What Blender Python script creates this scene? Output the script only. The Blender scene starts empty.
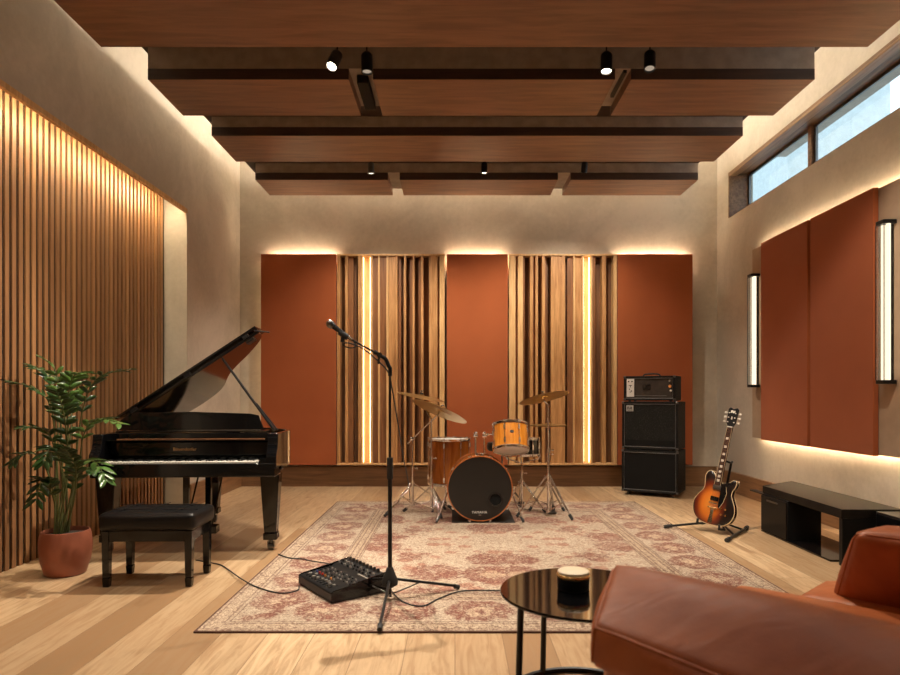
import bpy, bmesh, math, random
from mathutils import Vector, Matrix
random.seed(7)
SC = bpy.context.scene
COL = SC.collection
R = math.radians

# ------------------------------------------------------------------ camera
H = 1.2
cam_d = bpy.data.cameras.new('camera')
cam = bpy.data.objects.new('camera', cam_d)
COL.objects.link(cam)
cam.location = (0, 0, H)
cam.rotation_euler = (R(90), 0, 0)
cam_d.sensor_width = 36
cam_d.lens = 25.6
cam_d.shift_x = -5 / 900
cam_d.shift_y = 57.5 / 900
cam_d.clip_start = 0.05
cam_d.dof.use_dof = True
cam_d.dof.focus_distance = 5.6
cam_d.dof.aperture_fstop = 2.8
SC.camera = cam

# ------------------------------------------------------------------ world, exposure
SC.view_settings.view_transform = 'Standard'
SC.view_settings.look = 'None'
SC.view_settings.gamma = 1
SC.view_settings.exposure = 0.15
SC.cycles.transparent_max_bounces = 24
w = bpy.data.worlds.new('sky')
SC.world = w
w.use_nodes = True
wn = w.node_tree.nodes['Background']
wn.inputs['Color'].default_value = (0.66, 0.80, 0.92, 1)
wn.inputs['Strength'].default_value = 2.2
WARM = (1.0, 0.70, 0.40)
SPOTC = (1.0, 0.87, 0.71)
LED_K = 1.0
SPOT_W = 200

# ------------------------------------------------------------------ node helpers
class NT:
    def __init__(s, name):
        s.m = bpy.data.materials.new(name)
        s.m.use_nodes = True
        s.t = s.m.node_tree
        s.b = s.t.nodes['Principled BSDF']
        s.out = s.t.nodes['Material Output']
    def n(s, typ, **kw):
        nd = s.t.nodes.new(typ)
        for k, v in kw.items():
            setattr(nd, k, v)
        return nd
    def put(s, sock, v):
        if v is None:
            return
        if isinstance(v, bpy.types.NodeSocket):
            s.t.links.new(v, sock)
        elif isinstance(v, tuple) and len(v) == 3 and sock.type == 'RGBA':
            sock.default_value = (*v, 1)
        else:
            sock.default_value = v
    def math(s, op, a, b=None, c=None, clamp=False):
        nd = s.n('ShaderNodeMath', operation=op)
        nd.use_clamp = clamp
        s.put(nd.inputs[0], a)
        if b is not None: s.put(nd.inputs[1], b)
        if c is not None: s.put(nd.inputs[2], c)
        return nd.outputs[0]
    def mix(s, f, a, b, blend='MIX'):
        nd = s.n('ShaderNodeMix', data_type='RGBA', blend_type=blend)
        s.put(nd.inputs[0], f); s.put(nd.inputs[6], a); s.put(nd.inputs[7], b)
        return nd.outputs[2]
    def coord(s, which='Object', scale=(1, 1, 1), rot=(0, 0, 0), loc=(0, 0, 0)):
        tc = s.n('ShaderNodeTexCoord')
        mp = s.n('ShaderNodeMapping')
        s.put(mp.inputs['Vector'], tc.outputs[which])
        mp.inputs['Scale'].default_value = scale
        mp.inputs['Rotation'].default_value = rot
        mp.inputs['Location'].default_value = loc
        return mp.outputs[0]
    def noise(s, vec, scale=5, detail=3, rough=.5, dist=0):
        nd = s.n('ShaderNodeTexNoise')
        s.put(nd.inputs['Vector'], vec)
        nd.inputs['Scale'].default_value = scale
        nd.inputs['Detail'].default_value = detail
        nd.inputs['Roughness'].default_value = rough
        nd.inputs['Distortion'].default_value = dist
        return nd.outputs[0]
    def voro(s, vec, scale=5, feature='F1', rnd=1.0, out=0):
        nd = s.n('ShaderNodeTexVoronoi', feature=feature)
        s.put(nd.inputs['Vector'], vec)
        nd.inputs['Scale'].default_value = scale
        nd.inputs['Randomness'].default_value = rnd
        return nd.outputs[out]
    def ramp(s, f, stops):
        nd = s.n('ShaderNodeValToRGB')
        s.put(nd.inputs[0], f)
        el = nd.color_ramp.elements
        while len(el) < len(stops): el.new(.5)
        for e, (p, c) in zip(el, stops):
            e.position = p; e.color = (*c, 1)
        return nd.outputs[0]
    def step(s, v, lo, hi):
        nd = s.n('ShaderNodeMapRange')
        nd.interpolation_type = 'SMOOTHSTEP'
        s.put(nd.inputs[0], v)
        nd.inputs[1].default_value = lo; nd.inputs[2].default_value = hi
        return nd.outputs[0]
    def bump(s, h, strength=.2, dist=.01):
        nd = s.n('ShaderNodeBump')
        nd.inputs['Strength'].default_value = strength
        nd.inputs['Distance'].default_value = dist
        s.put(nd.inputs['Height'], h)
        s.t.links.new(nd.outputs[0], s.b.inputs['Normal'])
    def set(s, **kw):
        names = dict(color='Base Color', rough='Roughness', metal='Metallic', spec='Specular IOR Level',
                     coat='Coat Weight', coatr='Coat Roughness', trans='Transmission Weight', ior='IOR',
                     sheen='Sheen Weight', alpha='Alpha', emis='Emission Strength', emisc='Emission Color',
                     sss='Subsurface Weight')
        for k, v in kw.items():
            s.put(s.b.inputs[names[k]], v)
        return s

def srgb(r, g, b):
    f = lambda c: (c / 255 / 12.92) if c / 255 <= .04045 else ((c / 255 + .055) / 1.055) ** 2.4
    return (f(r), f(g), f(b))

MATS = {}
def simple(name, color, rough=.5, metal=0, coat=0, var=.12, scale=9, bump=0, bscale=60, spec=.5):
    """plain procedural material with a little tonal variation"""
    t = NT(name)
    v = t.coord()
    nz = t.noise(v, scale, 4, .55)
    dark = tuple(c * (1 - var) for c in color); lite = tuple(min(1, c * (1 + var)) for c in color)
    t.set(color=t.mix(t.step(nz, .3, .7), dark, lite), rough=rough, metal=metal, coat=coat, spec=spec)
    if bump:
        t.bump(t.noise(v, bscale, 2), bump, .004)
    MATS[name] = t.m
    return t.m

def wood(name, c1, c2, axis='x', rough=.45, scale=3.0, coat=0.0, stretch=14, bump=.08):
    t = NT(name)
    sc = {'x': (1, stretch, stretch), 'y': (stretch, 1, stretch), 'z': (stretch, stretch, 1)}[axis]
    v = t.coord(scale=sc)
    g = t.noise(v, scale, 5, .6, .6)
    b = t.noise(t.coord(), 1.3, 2)
    f = t.math('ADD', t.math('MULTIPLY', g, .75), t.math('MULTIPLY', b, .25))
    t.set(color=t.mix(t.step(f, .32, .68), c1, c2), rough=rough, coat=coat)
    t.bump(g, bump, .003)
    MATS[name] = t.m
    return t.m

def emit(name, color, strength):
    t = NT(name)
    e = t.n('ShaderNodeEmission')
    e.inputs[0].default_value = (*color, 1); e.inputs[1].default_value = strength
    t.t.links.new(e.outputs[0], t.out.inputs[0])
    MATS[name] = t.m
    return t.m

# plaster
t = NT('plaster'); v = t.coord()
n1 = t.noise(v, 1.1, 5, .6, .5); n2 = t.noise(v, 22, 4, .6)
f = t.math('ADD', t.math('MULTIPLY', n1, .8), t.math('MULTIPLY', n2, .2))
t.set(color=t.mix(t.step(f, .35, .65), srgb(186, 176, 160), srgb(208, 198, 182)), rough=.75, spec=.25)
t.bump(n2, .15, .006); MATS['plaster'] = t.m
# terracotta acoustic fabric
t = NT('terracotta_fabric'); v = t.coord()
t.set(color=t.mix(t.noise(v, 2.2, 3), srgb(154, 82, 46), srgb(172, 95, 56)), rough=.9, spec=.15, sheen=.15)
t.bump(t.noise(v, 420, 2), .25, .002); MATS['terracotta_fabric'] = t.m
simple('beige_board', srgb(172, 148, 124), .7, var=.06)
wood('oak_slat', srgb(166, 116, 68), srgb(212, 162, 106), 'z', .5, 2.5)
wood('oak_light', srgb(202, 156, 102), srgb(234, 194, 138), 'z', .5, 2.5)  # both oaks brightened and yellowed to carry LED spill on the diffusers
wood('walnut_dark', srgb(62, 36, 20), srgb(92, 56, 32), 'z', .55, 2.5)
wood('walnut_back', srgb(100, 66, 40), srgb(134, 92, 58), 'z', .55, 2.5)
wood('walnut_mid', srgb(120, 78, 46), srgb(156, 106, 66), 'z', .5, 2.5)
wood('baffle_wood', srgb(112, 80, 61), srgb(144, 105, 81), 'x', .42, 1.6, stretch=9)
wood('baffle_edge', srgb(58, 42, 32), srgb(74, 54, 42), 'x', .5, 2)
simple('baffle_grey', srgb(160, 146, 132), .6)
wood('base_oak', srgb(98, 70, 47), srgb(134, 99, 68), 'x', .35, 2)
wood('window_wood', srgb(100, 70, 42), srgb(146, 108, 70), 'y', .45, 2)
simple('black_gloss', (.0035, .0035, .004), .07, coat=.1, var=.05, spec=.4)
simple('black_matte', (.006, .006, .006), .45, var=.1, spec=.2)
simple('black_satin', (.009, .009, .0095), .38, var=.2, spec=.35)
simple('black_metal', (.014, .014, .015), .32, metal=.4, var=.2)
simple('black_rubber', (.015, .015, .015), .7, var=.2)
simple('black_leather', (.005, .005, .0055), .36, spec=.3, var=.25, bump=.25, bscale=120)
simple('black_tolex', (.006, .006, .006), .55, spec=.22, var=.3, bump=.5, bscale=300)
simple('black_head', (.010, .009, .008), .34, var=.08)
simple('black_wood', (.010, .008, .007), .45, var=.3, spec=.12)
simple('chrome', (.78, .76, .73), .12, metal=1, var=.05)
simple('steel_grey', (.16, .155, .15), .3, metal=1, var=.1)
simple('brass', (.82, .56, .24), .25, metal=1, var=.1)
simple('gold_paint', (.75, .48, .2), .35, metal=.8, var=.1)
simple('white_paint', (.75, .73, .69), .4, var=.05)
simple('ivory', (.78, .74, .66), .2, var=.04)
simple('silver_piping', (.20, .20, .195), .4, metal=.5, var=.1)
simple('terracotta', srgb(146, 84, 62), .42, var=.15, scale=5)
simple('soil', srgb(44, 32, 24), .9, var=.4, scale=40, bump=.8, bscale=40)
simple('leaf', srgb(34, 62, 24), .32, var=.4, scale=14)
simple('leaf_light', srgb(66, 98, 38), .32, var=.35, scale=14)
simple('stalk', srgb(86, 92, 50), .5, var=.2)
simple('candle_wax', srgb(232, 214, 184), .5, var=.03)
simple('rosewood', srgb(52, 28, 22), .4, var=.3, scale=30)
simple('cream_binding', srgb(214, 190, 150), .4, var=.05)
simple('knob_red', srgb(196, 44, 26), .35); simple('knob_orange', srgb(216, 140, 60), .35)
simple('knob_blue', srgb(60, 80, 140), .35); simple('knob_grey', srgb(140, 136, 130), .35)
simple('exterior_render', srgb(196, 204, 202), .8, var=.06)
simple('badge_silver', (.55, .54, .50), .4, var=.1)
simple('amber_lamp', srgb(236, 160, 90), .3)

def leather(name, c1, c2, rough):
    t = NT(name); v = t.coord()
    n1 = t.noise(v, 3.2, 4, .6, .4); n2 = t.noise(t.coord(rot=(0, 0, R(45)), scale=(1, 2.2, 1)), 4.5, 2, .5, .6)
    t.set(color=t.mix(t.step(n1, .3, .7), c1, c2), rough=t.math('MULTIPLY_ADD', t.noise(v, 30, 3), .15, rough), spec=.45)
    h = t.math('ADD', t.math('MULTIPLY', n2, 1.0), t.math('MULTIPLY', t.voro(v, 160), .03))
    t.bump(h, .34, .02); MATS[name] = t.m
leather('tan_leather', srgb(148, 73, 34), srgb(174, 94, 48), .44)
leather('tan_leather_seat', srgb(164, 88, 46), srgb(186, 106, 58), .34)

# cymbal bronze with turned rings
t = NT('cymbal_bronze')
tc = t.n('ShaderNodeTexCoord'); sx = t.n('ShaderNodeSeparateXYZ'); t.put(sx.inputs[0], tc.outputs['Object'])
rr = t.math('SQRT', t.math('ADD', t.math('POWER', sx.outputs[0], 2.0), t.math('POWER', sx.outputs[1], 2.0)))
ring = t.math('SINE', t.math('MULTIPLY', rr, 700))
t.set(color=t.mix(t.math('MULTIPLY_ADD', ring, .25, .5), (.40, .25, .085), (.55, .37, .15)), metal=1, rough=.30)
MATS['cymbal_bronze'] = t.m
# amber drum lacquer
def lacquer(name, c1, c2, axis):
    t = NT(name)
    v = t.coord(scale={'x': (1, 8, 8), 'z': (9, 9, 1), 'y': (8, 1, 8)}[axis])
    t.set(color=t.mix(t.step(t.noise(v, 3, 4, .6, .7), .3, .7), c1, c2), rough=.22, coat=.7, coatr=.06)
    MATS[name] = t.m
lacquer('amber_shell', srgb(196, 116, 30), srgb(226, 150, 52), 'z')
lacquer('amber_shell_dark', srgb(138, 70, 22), srgb(172, 98, 36), 'z')
lacquer('hoop_wood', srgb(150, 84, 42), srgb(176, 106, 60), 'x')
# grille cloth
t = NT('grille_cloth'); v = t.coord()
sp = t.step(t.noise(v, 95, 3, .8), .52, .72)
t.set(color=t.mix(sp, (.010, .010, .009), (.07, .068, .060)), rough=.8, spec=.2); t.bump(sp, .4, .002); MATS['grille_cloth'] = t.m
simple('grille_black', (.005, .005, .005), .7, spec=.2, var=.2, bump=.4, bscale=250)
simple('grille_brown', srgb(52, 42, 34), .6, var=.25, scale=20, bump=.3, bscale=250)
# sunburst guitar top : radial in the guitar's own x/z
t = NT('sunburst')
tc = t.n('ShaderNodeTexCoord'); sx = t.n('ShaderNodeSeparateXYZ'); t.put(sx.inputs[0], tc.outputs['Object'])
gx = t.math('DIVIDE', t.math('ADD', sx.outputs[0], .035), .165)
gz = t.math('DIVIDE', t.math('SUBTRACT', sx.outputs[2], .17), .25)
gr = t.math('SQRT', t.math('ADD', t.math('MULTIPLY', gx, gx), t.math('MULTIPLY', gz, gz)))
t.set(color=t.ramp(gr, [(.0, srgb(222, 142, 54)), (.42, srgb(200, 108, 34)), (.68, srgb(112, 42, 18)), (.9, srgb(34, 14, 9)), (1, srgb(20, 10, 8))]),
      rough=.3, coat=.25)
MATS['sunburst'] = t.m
simple('guitar_side', srgb(46, 22, 14), .2, coat=.5)
# window pane: clear with a reflection
t = NT('clear_glass')
tr = t.n('ShaderNodeBsdfTransparent'); tr.inputs[0].default_value = (.93, .96, .97, 1)
gl = t.n('ShaderNodeBsdfGlossy'); gl.inputs['Roughness'].default_value = .02
lw = t.n('ShaderNodeLayerWeight'); lw.inputs[0].default_value = .5
frv = t.math('MULTIPLY_ADD', t.math('POWER', lw.outputs['Facing'], 4.0), .45, .04)
mx = t.n('ShaderNodeMixShader')
t.t.links.new(frv, mx.inputs[0]); t.t.links.new(tr.outputs[0], mx.inputs[1]); t.t.links.new(gl.outputs[0], mx.inputs[2])
t.t.links.new(mx.outputs[0], t.out.inputs[0]); MATS['clear_glass'] = t.m

# oak floor : wide planks running away from the camera
t = NT('oak_floor')
v = t.coord(rot=(0, 0, R(90)))
br = t.n('ShaderNodeTexBrick'); br.offset = .37; br.offset_frequency = 2
t.put(br.inputs['Vector'], v)
br.inputs['Scale'].default_value = 1
br.inputs['Brick Width'].default_value = 4.2
br.inputs['Row Height'].default_value = .235
br.inputs['Mortar Size'].default_value = .0016
br.inputs['Mortar Smooth'].default_value = .3
br.inputs['Bias'].default_value = 0
br.inputs['Color1'].default_value = (0, 0, 0, 1); br.inputs['Color2'].default_value = (1, 1, 1, 1); br.inputs['Mortar'].default_value = (.5, .5, .5, 1)
sep = t.n('ShaderNodeSeparateColor'); t.put(sep.inputs[0], br.outputs['Color'])
rnd = sep.outputs[0]
tc = t.n('ShaderNodeTexCoord'); cb = t.n('ShaderNodeVectorMath', operation='ADD')
cmb = t.n('ShaderNodeCombineXYZ'); t.put(cmb.inputs[1], t.math('MULTIPLY', rnd, 9.0)); t.put(cmb.inputs[2], t.math('MULTIPLY', rnd, 5.0))
t.put(cb.inputs[0], tc.outputs['Object']); t.put(cb.inputs[1], cmb.outputs[0])
mp = t.n('ShaderNodeMapping'); t.put(mp.inputs[0], cb.outputs[0]); mp.inputs['Scale'].default_value = (9, .9, 1)
grain = t.noise(mp.outputs[0], 2.4, 6, .62, 1.4)
mp2 = t.n('ShaderNodeMapping'); t.put(mp2.inputs[0], cb.outputs[0]); mp2.inputs['Scale'].default_value = (3.0, .7, 1)
cath = t.noise(mp2.outputs[0], 1.8, 3, .5, 2.2)
base = t.mix(rnd, srgb(142, 110, 78), srgb(220, 192, 154))
base = t.mix(t.math('MULTIPLY', t.step(grain, .35, .72), .75), base, srgb(158, 122, 86))
knot = t.step(cath, .60, .72)
base = t.mix(t.math('MULTIPLY', knot, .6), base, srgb(134, 98, 66))
base = t.mix(br.outputs['Fac'], base, srgb(110, 80, 54))
t.set(color=base, rough=t.math('MULTIPLY_ADD', grain, .2, .26), spec=.45)
t.bump(t.math('SUBTRACT', grain, t.math('MULTIPLY', br.outputs['Fac'], 2.0)), .12, .002)
MATS['oak_floor'] = t.m

# worn oriental rug (object coordinates, centred)
RW, RD = 3.30, 3.92
t = NT('worn_rug')
tc = t.n('ShaderNodeTexCoord'); sx = t.n('ShaderNodeSeparateXYZ'); t.put(sx.inputs[0], tc.outputs['Object'])
X, Y = sx.outputs[0], sx.outputs[1]
obj = tc.outputs['Object']
ax = t.math('SUBTRACT', RW / 2, t.math('ABSOLUTE', X)); ay = t.math('SUBTRACT', RD / 2, t.math('ABSOLUTE', Y))
wob = t.math('MULTIPLY', t.math('SUBTRACT', t.noise(obj, 30, 2), .5), .012)
d = t.math('ADD', t.math('MINIMUM', ax, ay), wob)
along = t.mix(t.math('LESS_THAN', ax, ay), (1, 0, 0), (0, 1, 0))
sc_ = t.n('ShaderNodeSeparateColor'); t.put(sc_.inputs[0], along)
s_al = t.math('ADD', t.math('MULTIPLY', X, sc_.outputs[0]), t.math('MULTIPLY', Y, sc_.outputs[1]))
cream = t.mix(t.noise(obj, 3, 4), srgb(166, 148, 127), srgb(204, 188, 167))
red = t.mix(t.noise(obj, 14, 3), srgb(98, 48, 42), srgb(138, 82, 70))
brown = srgb(92, 62, 50)
def band(lo, hi, e=.004):
    return t.math('MULTIPLY', t.step(d, lo - e, lo + e), t.math('SUBTRACT', 1.0, t.step(d, hi - e, hi + e)))
def line(p, wd=.005):
    return band(p - wd, p + wd, .002)
# medallions along the main border
ph = t.math('SUBTRACT', t.math('FRACT', t.math('MULTIPLY', s_al, 1 / .42)), .5)
dd = t.math('DIVIDE', t.math('SUBTRACT', d, .30), .15)
mr = t.math('ADD', t.math('POWER', t.math('MULTIPLY', ph, 2.5), 2.0), t.math('POWER', dd, 2.0))
mr = t.math('ADD', mr, t.math('MULTIPLY', t.math('SUBTRACT', t.noise(obj, 14, 5, .75), .5), 3.0))
brk = t.step(t.noise(obj, 34, 5, .8, .8), .40, .52)
medal = t.math('MULTIPLY', t.math('SUBTRACT', 1.0, t.step(mr, 1.0, 1.5)), brk)
inner = t.math('SUBTRACT', 1.0, t.step(mr, .06, .2))
# small flowers
v1 = t.voro(obj, 17, 'F1', .75); flowers = t.math('SUBTRACT', 1.0, t.step(v1, .18, .30))
v2 = t.noise(obj, 26, 3, .75, 1.5); vines = t.math('SUBTRACT', 1.0, t.step(t.math('ABSOLUTE', t.math('SUBTRACT', v2, .5)), .015, .05))
# field: lobed rosettes mirrored on both axes
mir = t.n('ShaderNodeCombineXYZ'); t.put(mir.inputs[0], t.math('ABSOLUTE', X)); t.put(mir.inputs[1], t.math('ABSOLUTE', Y))
fv = t.voro(mir.outputs[0], 2.3, 'F1', .6)
fld = t.math('ADD', fv, t.math('MULTIPLY', t.math('SUBTRACT', t.noise(obj, 13, 4, .7), .5), .5))
ros = t.math('SUBTRACT', 1.0, t.step(fld, .44, .52))
rosin = t.math('SUBTRACT', 1.0, t.step(fld, .14, .24))
sv = t.math('ADD', t.voro(mir.outputs[0], 6.5, 'F1', .8), t.math('MULTIPLY', t.math('SUBTRACT', t.noise(obj, 30, 3, .7), .5), .5))
sml = t.math('SUBTRACT', 1.0, t.step(sv, .32, .42))
c = cream
field = t.mix(t.math('MULTIPLY', sml, .7), cream, srgb(150, 88, 70)); ros = t.math('MULTIPLY', ros, brk); field = t.mix(ros, field, red); field = t.mix(t.math('MULTIPLY', rosin, .8), field, srgb(192, 166, 138))
field = t.mix(t.math('MULTIPLY', vines, .55), field, brown)
field = t.mix(t.math('MULTIPLY', flowers, .5), field, red)
border = t.mix(medal, cream, red); border = t.mix(inner, border, srgb(196, 172, 146))
border = t.mix(t.math('MULTIPLY', vines, .6), border, brown)
guard = t.mix(t.math('MULTIPLY', t.math('MAXIMUM', flowers, vines), .8), srgb(186, 166, 142), brown)
outer = t.mix(t.math('MULTIPLY', t.math('MAXIMUM', vines, flowers), .85), srgb(192, 172, 148), brown)
c = t.mix(t.step(d, .600, .606), outer, field)
c = t.mix(band(.10, .50), c, border)
c = t.mix(band(.50, .605), c, guard)
for p in (.02, .10, .125, .485, .50, .60, .615, .53, .575):
    c = t.mix(t.math('MULTIPLY', line(p, .0045), .75), c, brown)
# wear: faded patches and pile speckle
wear = t.step(t.noise(obj, 1.7, 5, .7), .45, .75)
c = t.mix(t.math('MULTIPLY', wear, .32), c, cream)
sp = t.noise(obj, 75, 4, .85)
c = t.mix(t.math('MULTIPLY', t.step(sp, .50, .62), .75), c, srgb(94, 58, 48))
c = t.mix(t.math('MULTIPLY', t.step(sp, .48, .36), .5), c, srgb(214, 194, 168))
t.set(color=c, rough=.95, spec=.1, sheen=.1)
t.bump(t.noise(obj, 220, 2), .5, .004); MATS['worn_rug'] = t.m
simple('rug_edge', srgb(88, 58, 46), .9)

# left slats: each slat its own tone of oak
t = NT('slat_tone')
tc = t.n('ShaderNodeTexCoord'); sx = t.n('ShaderNodeSeparateXYZ'); t.put(sx.inputs[0], tc.outputs['Object'])
cell = t.math('FLOOR', t.math('DIVIDE', sx.outputs[1], .070))
wnz = t.n('ShaderNodeTexWhiteNoise', noise_dimensions='1D'); t.put(wnz.inputs['W'], cell)
gr = t.noise(t.coord(scale=(14, 14, 1)), 2.5, 4, .6, .5)
f = t.math('ADD', t.math('MULTIPLY', gr, .6), t.math('MULTIPLY', wnz.outputs[0], .4))
t.set(color=t.mix(t.step(f, .2, .8), srgb(128, 88, 56), srgb(168, 122, 80)), rough=.5)
MATS['slat_tone'] = t.m

emit('led_warm', (1.0, .72, .38), 8 * LED_K)
emit('led_warm_soft', (1.0, .68, .34), 3.2 * LED_K)
emit('led_cove', (1.0, .80, .54), 58 * LED_K)
emit('led_raft_fill', (1.0, .86, .68), 420 * LED_K)  # emitter of the added rear strip, fill for the back wall
emit('led_raft', (1.0, .86, .68), 24 * LED_K)
emit('led_recess', (1.0, .80, .52), 190 * LED_K)
emit('tube_glow', (1.0, .77, .52), 1.7)
emit('lamp_lens', (1.0, .86, .66), 30)
emit('lamp_lens_dim', (1.0, .8, .6), .35)

# ------------------------------------------------------------------ mesh helpers
def soft_point(corners, r, bulge, p):
    cs = [Vector(c_) for c_ in corners]
    hs = [(cs[1] - cs[0]).length / 2, (cs[2] - cs[0]).length / 2, (cs[4] - cs[0]).length / 2]
    rr_ = min(r, min(hs) * .98)
    q = [p[i] * hs[i] for i in range(3)]
    inn = [max(-(hs[i] - rr_), min(hs[i] - rr_, q[i])) for i in range(3)]
    dv = Vector([q[i] - inn[i] for i in range(3)])
    if dv.length > 1e-9: dv = dv.normalized() * min(rr_, dv.length)
    o = [inn[i] + dv[i] for i in range(3)]
    for i in range(3):
        j, l = (i + 1) % 3, (i + 2) % 3
        o[i] += bulge * p[i] * (1 - p[j] ** 2) * (1 - p[l] ** 2)
    u = [(o[i] / hs[i] + 1) / 2 for i in range(3)]
    P = Vector((0, 0, 0))
    for ci, c_ in enumerate(cs):
        wt = 1
        for i in range(3): wt *= u[i] if (ci >> i) & 1 else 1 - u[i]
        P += c_ * wt
    return P
class MB:
    def __init__(s):
        s.v = []; s.f = []
    def add(s, vs, fs):
        o = len(s.v); s.v += [tuple(p) for p in vs]; s.f += [tuple(i + o for i in f) for f in fs]; return s
    def box(s, x0, x1, y0, y1, z0, z1):
        vs = [(x, y, z) for z in (z0, z1) for y in (y0, y1) for x in (x0, x1)]
        return s.add(vs, [(0, 2, 3, 1), (4, 5, 7, 6), (0, 1, 5, 4), (2, 6, 7, 3), (0, 4, 6, 2), (1, 3, 7, 5)])
    def frust(s, x0, x1, y0, y1, z0, z1, dx, dy):
        """box whose bottom is inset by dx,dy"""
        vs = [(x0 + dx, y0 + dy, z0), (x1 - dx, y0 + dy, z0), (x0 + dx, y1 - dy, z0), (x1 - dx, y1 - dy, z0),
              (x0, y0, z1), (x1, y0, z1), (x0, y1, z1), (x1, y1, z1)]
        return s.add(vs, [(0, 2, 3, 1), (4, 5, 7, 6), (0, 1, 5, 4), (2, 6, 7, 3), (0, 4, 6, 2), (1, 3, 7, 5)])
    def rod(s, a, b, r, r2=None, n=12):
        a = Vector(a); b = Vector(b); r2 = r if r2 is None else r2
        d = (b - a).normalized(); u = d.orthogonal().normalized(); w_ = d.cross(u)
        vs = []
        for p, q in ((a, r), (b, r2)):
            for i in range(n):
                t_ = 2 * math.pi * i / n
                vs.append(p + (u * math.cos(t_) + w_ * math.sin(t_)) * q)
        fs = [(i, (i + 1) % n, n + (i + 1) % n, n + i) for i in range(n)]
        fs += [tuple(range(n - 1, -1, -1)), tuple(range(n, 2 * n))]
        return s.add(vs, fs)
    def tube(s, pts, r, n=8, rs=None, closed=False):
        pts = [Vector(p) for p in pts]; m = len(pts); vs = []; fs = []
        t0 = (pts[1] - pts[0]).normalized(); u = t0.orthogonal().normalized()
        for k, p in enumerate(pts):
            if closed: t1 = (pts[(k + 1) % m] - pts[k - 1]).normalized()
            else: t1 = (pts[min(k + 1, m - 1)] - pts[max(k - 1, 0)]).normalized()
            u = (u - t1 * u.dot(t1)).normalized(); w_ = t1.cross(u)
            q = rs[k] if rs else r
            for i in range(n):
                a = 2 * math.pi * i / n
                vs.append(p + (u * math.cos(a) + w_ * math.sin(a)) * q)
        for k in range(m if closed else m - 1):
            k2 = (k + 1) % m
            for i in range(n):
                fs.append((k * n + i, k * n + (i + 1) % n, k2 * n + (i + 1) % n, k2 * n + i))
        if not closed:
            fs += [tuple(range(n - 1, -1, -1)), tuple(range((m - 1) * n, m * n))]
        return s.add(vs, fs)
    def lathe(s, prof, n=40, c=(0, 0, 0), axis='z'):
        """prof: (r, h) list"""
        vs = []; fs = []; m = len(prof)
        for r, h in prof:
            for i in range(n):
                a = 2 * math.pi * i / n
                x, y, z = max(r, 1e-5) * math.cos(a), max(r, 1e-5) * math.sin(a), h
                if axis == 'y': x, y, z = x, h, -y
                if axis == 'x': x, y, z = h, x, y
                vs.append((x + c[0], y + c[1], z + c[2]))
        for k in range(m - 1):
            for i in range(n):
                fs.append((k * n + i, k * n + (i + 1) % n, (k + 1) * n + (i + 1) % n, (k + 1) * n + i))
        return s.add(vs, fs)
    def prism(s, outline, h0, h1, plane='xy'):
        n = len(outline); vs = []
        for h in (h0, h1):
            for a, b in outline:
                vs.append({'xy': (a, b, h), 'xz': (a, h, b), 'yz': (h, a, b)}[plane])
        fs = [tuple(range(n - 1, -1, -1)), tuple(range(n, 2 * n))] + [(i, (i + 1) % n, n + (i + 1) % n, n + i) for i in range(n)]
        return s.add(vs, fs)
    def ball(s, c, r, n=14, sc=(1, 1, 1)):
        vs = []; fs = []; m = n // 2
        for k in range(m + 1):
            ph_ = math.pi * k / m
            for i in range(n):
                a = 2 * math.pi * i / n; q = max(math.sin(ph_), 1e-4)
                vs.append((c[0] + r * q * math.cos(a) * sc[0], c[1] + r * q * math.sin(a) * sc[1], c[2] - r * math.cos(ph_) * sc[2]))
        for k in range(m):
            for i in range(n):
                fs.append((k * n + i, k * n + (i + 1) % n, (k + 1) * n + (i + 1) % n, (k + 1) * n + i))
        return s.add(vs, fs)
    def soft(s, corners, r=.05, bulge=.02, n=14):
        """rounded, slightly stuffed block through 8 corners (x fastest, then y, then z; bottom first)"""
        key = {}; vs = []; fs = []
        def pt(p):
            k = tuple(round(q, 5) for q in p)
            if k not in key:
                key[k] = len(vs); vs.append(soft_point(corners, r, bulge, p))
            return key[k]
        g = [math.sin(math.pi / 2 * (2 * i / n - 1)) for i in range(n + 1)]
        for axis in range(3):
            for sgn in (-1, 1):
                for a in range(n):
                    for b in range(n):
                        q = []
                        for (aa, bb) in ((a, b), (a + 1, b), (a + 1, b + 1), (a, b + 1)):
                            p = [0, 0, 0]; p[axis] = sgn; p[(axis + 1) % 3] = g[aa]; p[(axis + 2) % 3] = g[bb]
                            q.append(pt(p))
                        fs.append(tuple(q if sgn > 0 else q[::-1]))
        return s.add(vs, fs)
    def seam(s, corners, r, bulge, path, rad=.005):
        """piping that follows the surface of a soft block through parameter points"""
        pts = []
        for a, b in zip(path, path[1:]):
            for k in range(12):
                t_ = k / 12; pts.append([a[i] + (b[i] - a[i]) * t_ for i in range(3)])
        pts.append(list(path[-1]))
        return s.tube([soft_point(corners, r, bulge, p) for p in pts], rad, 8)
    def xf(s, mat, start=0):
        for i in range(start, len(s.v)):
            s.v[i] = tuple(mat @ Vector(s.v[i]))
        return s
    def build(s, name, mat, parent=None, bevel=0, smooth=True, angle=35, loc=None, rot=None, seg=2):
        me = bpy.data.meshes.new(name)
        me.from_pydata(s.v, [], s.f); me.validate(); me.update()
        bm = bmesh.new(); bm.from_mesh(me); bmesh.ops.recalc_face_normals(bm, faces=bm.faces); bm.to_mesh(me); bm.free()
        if smooth:
            for p in me.polygons: p.use_smooth = True
            me.set_sharp_from_angle(angle=R(angle))
        me.materials.append(MATS[mat])
        o = bpy.data.objects.new(name, me); COL.objects.link(o)
        if parent: o.parent = parent
        if loc: o.location = loc
        if rot: o.rotation_euler = rot
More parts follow.
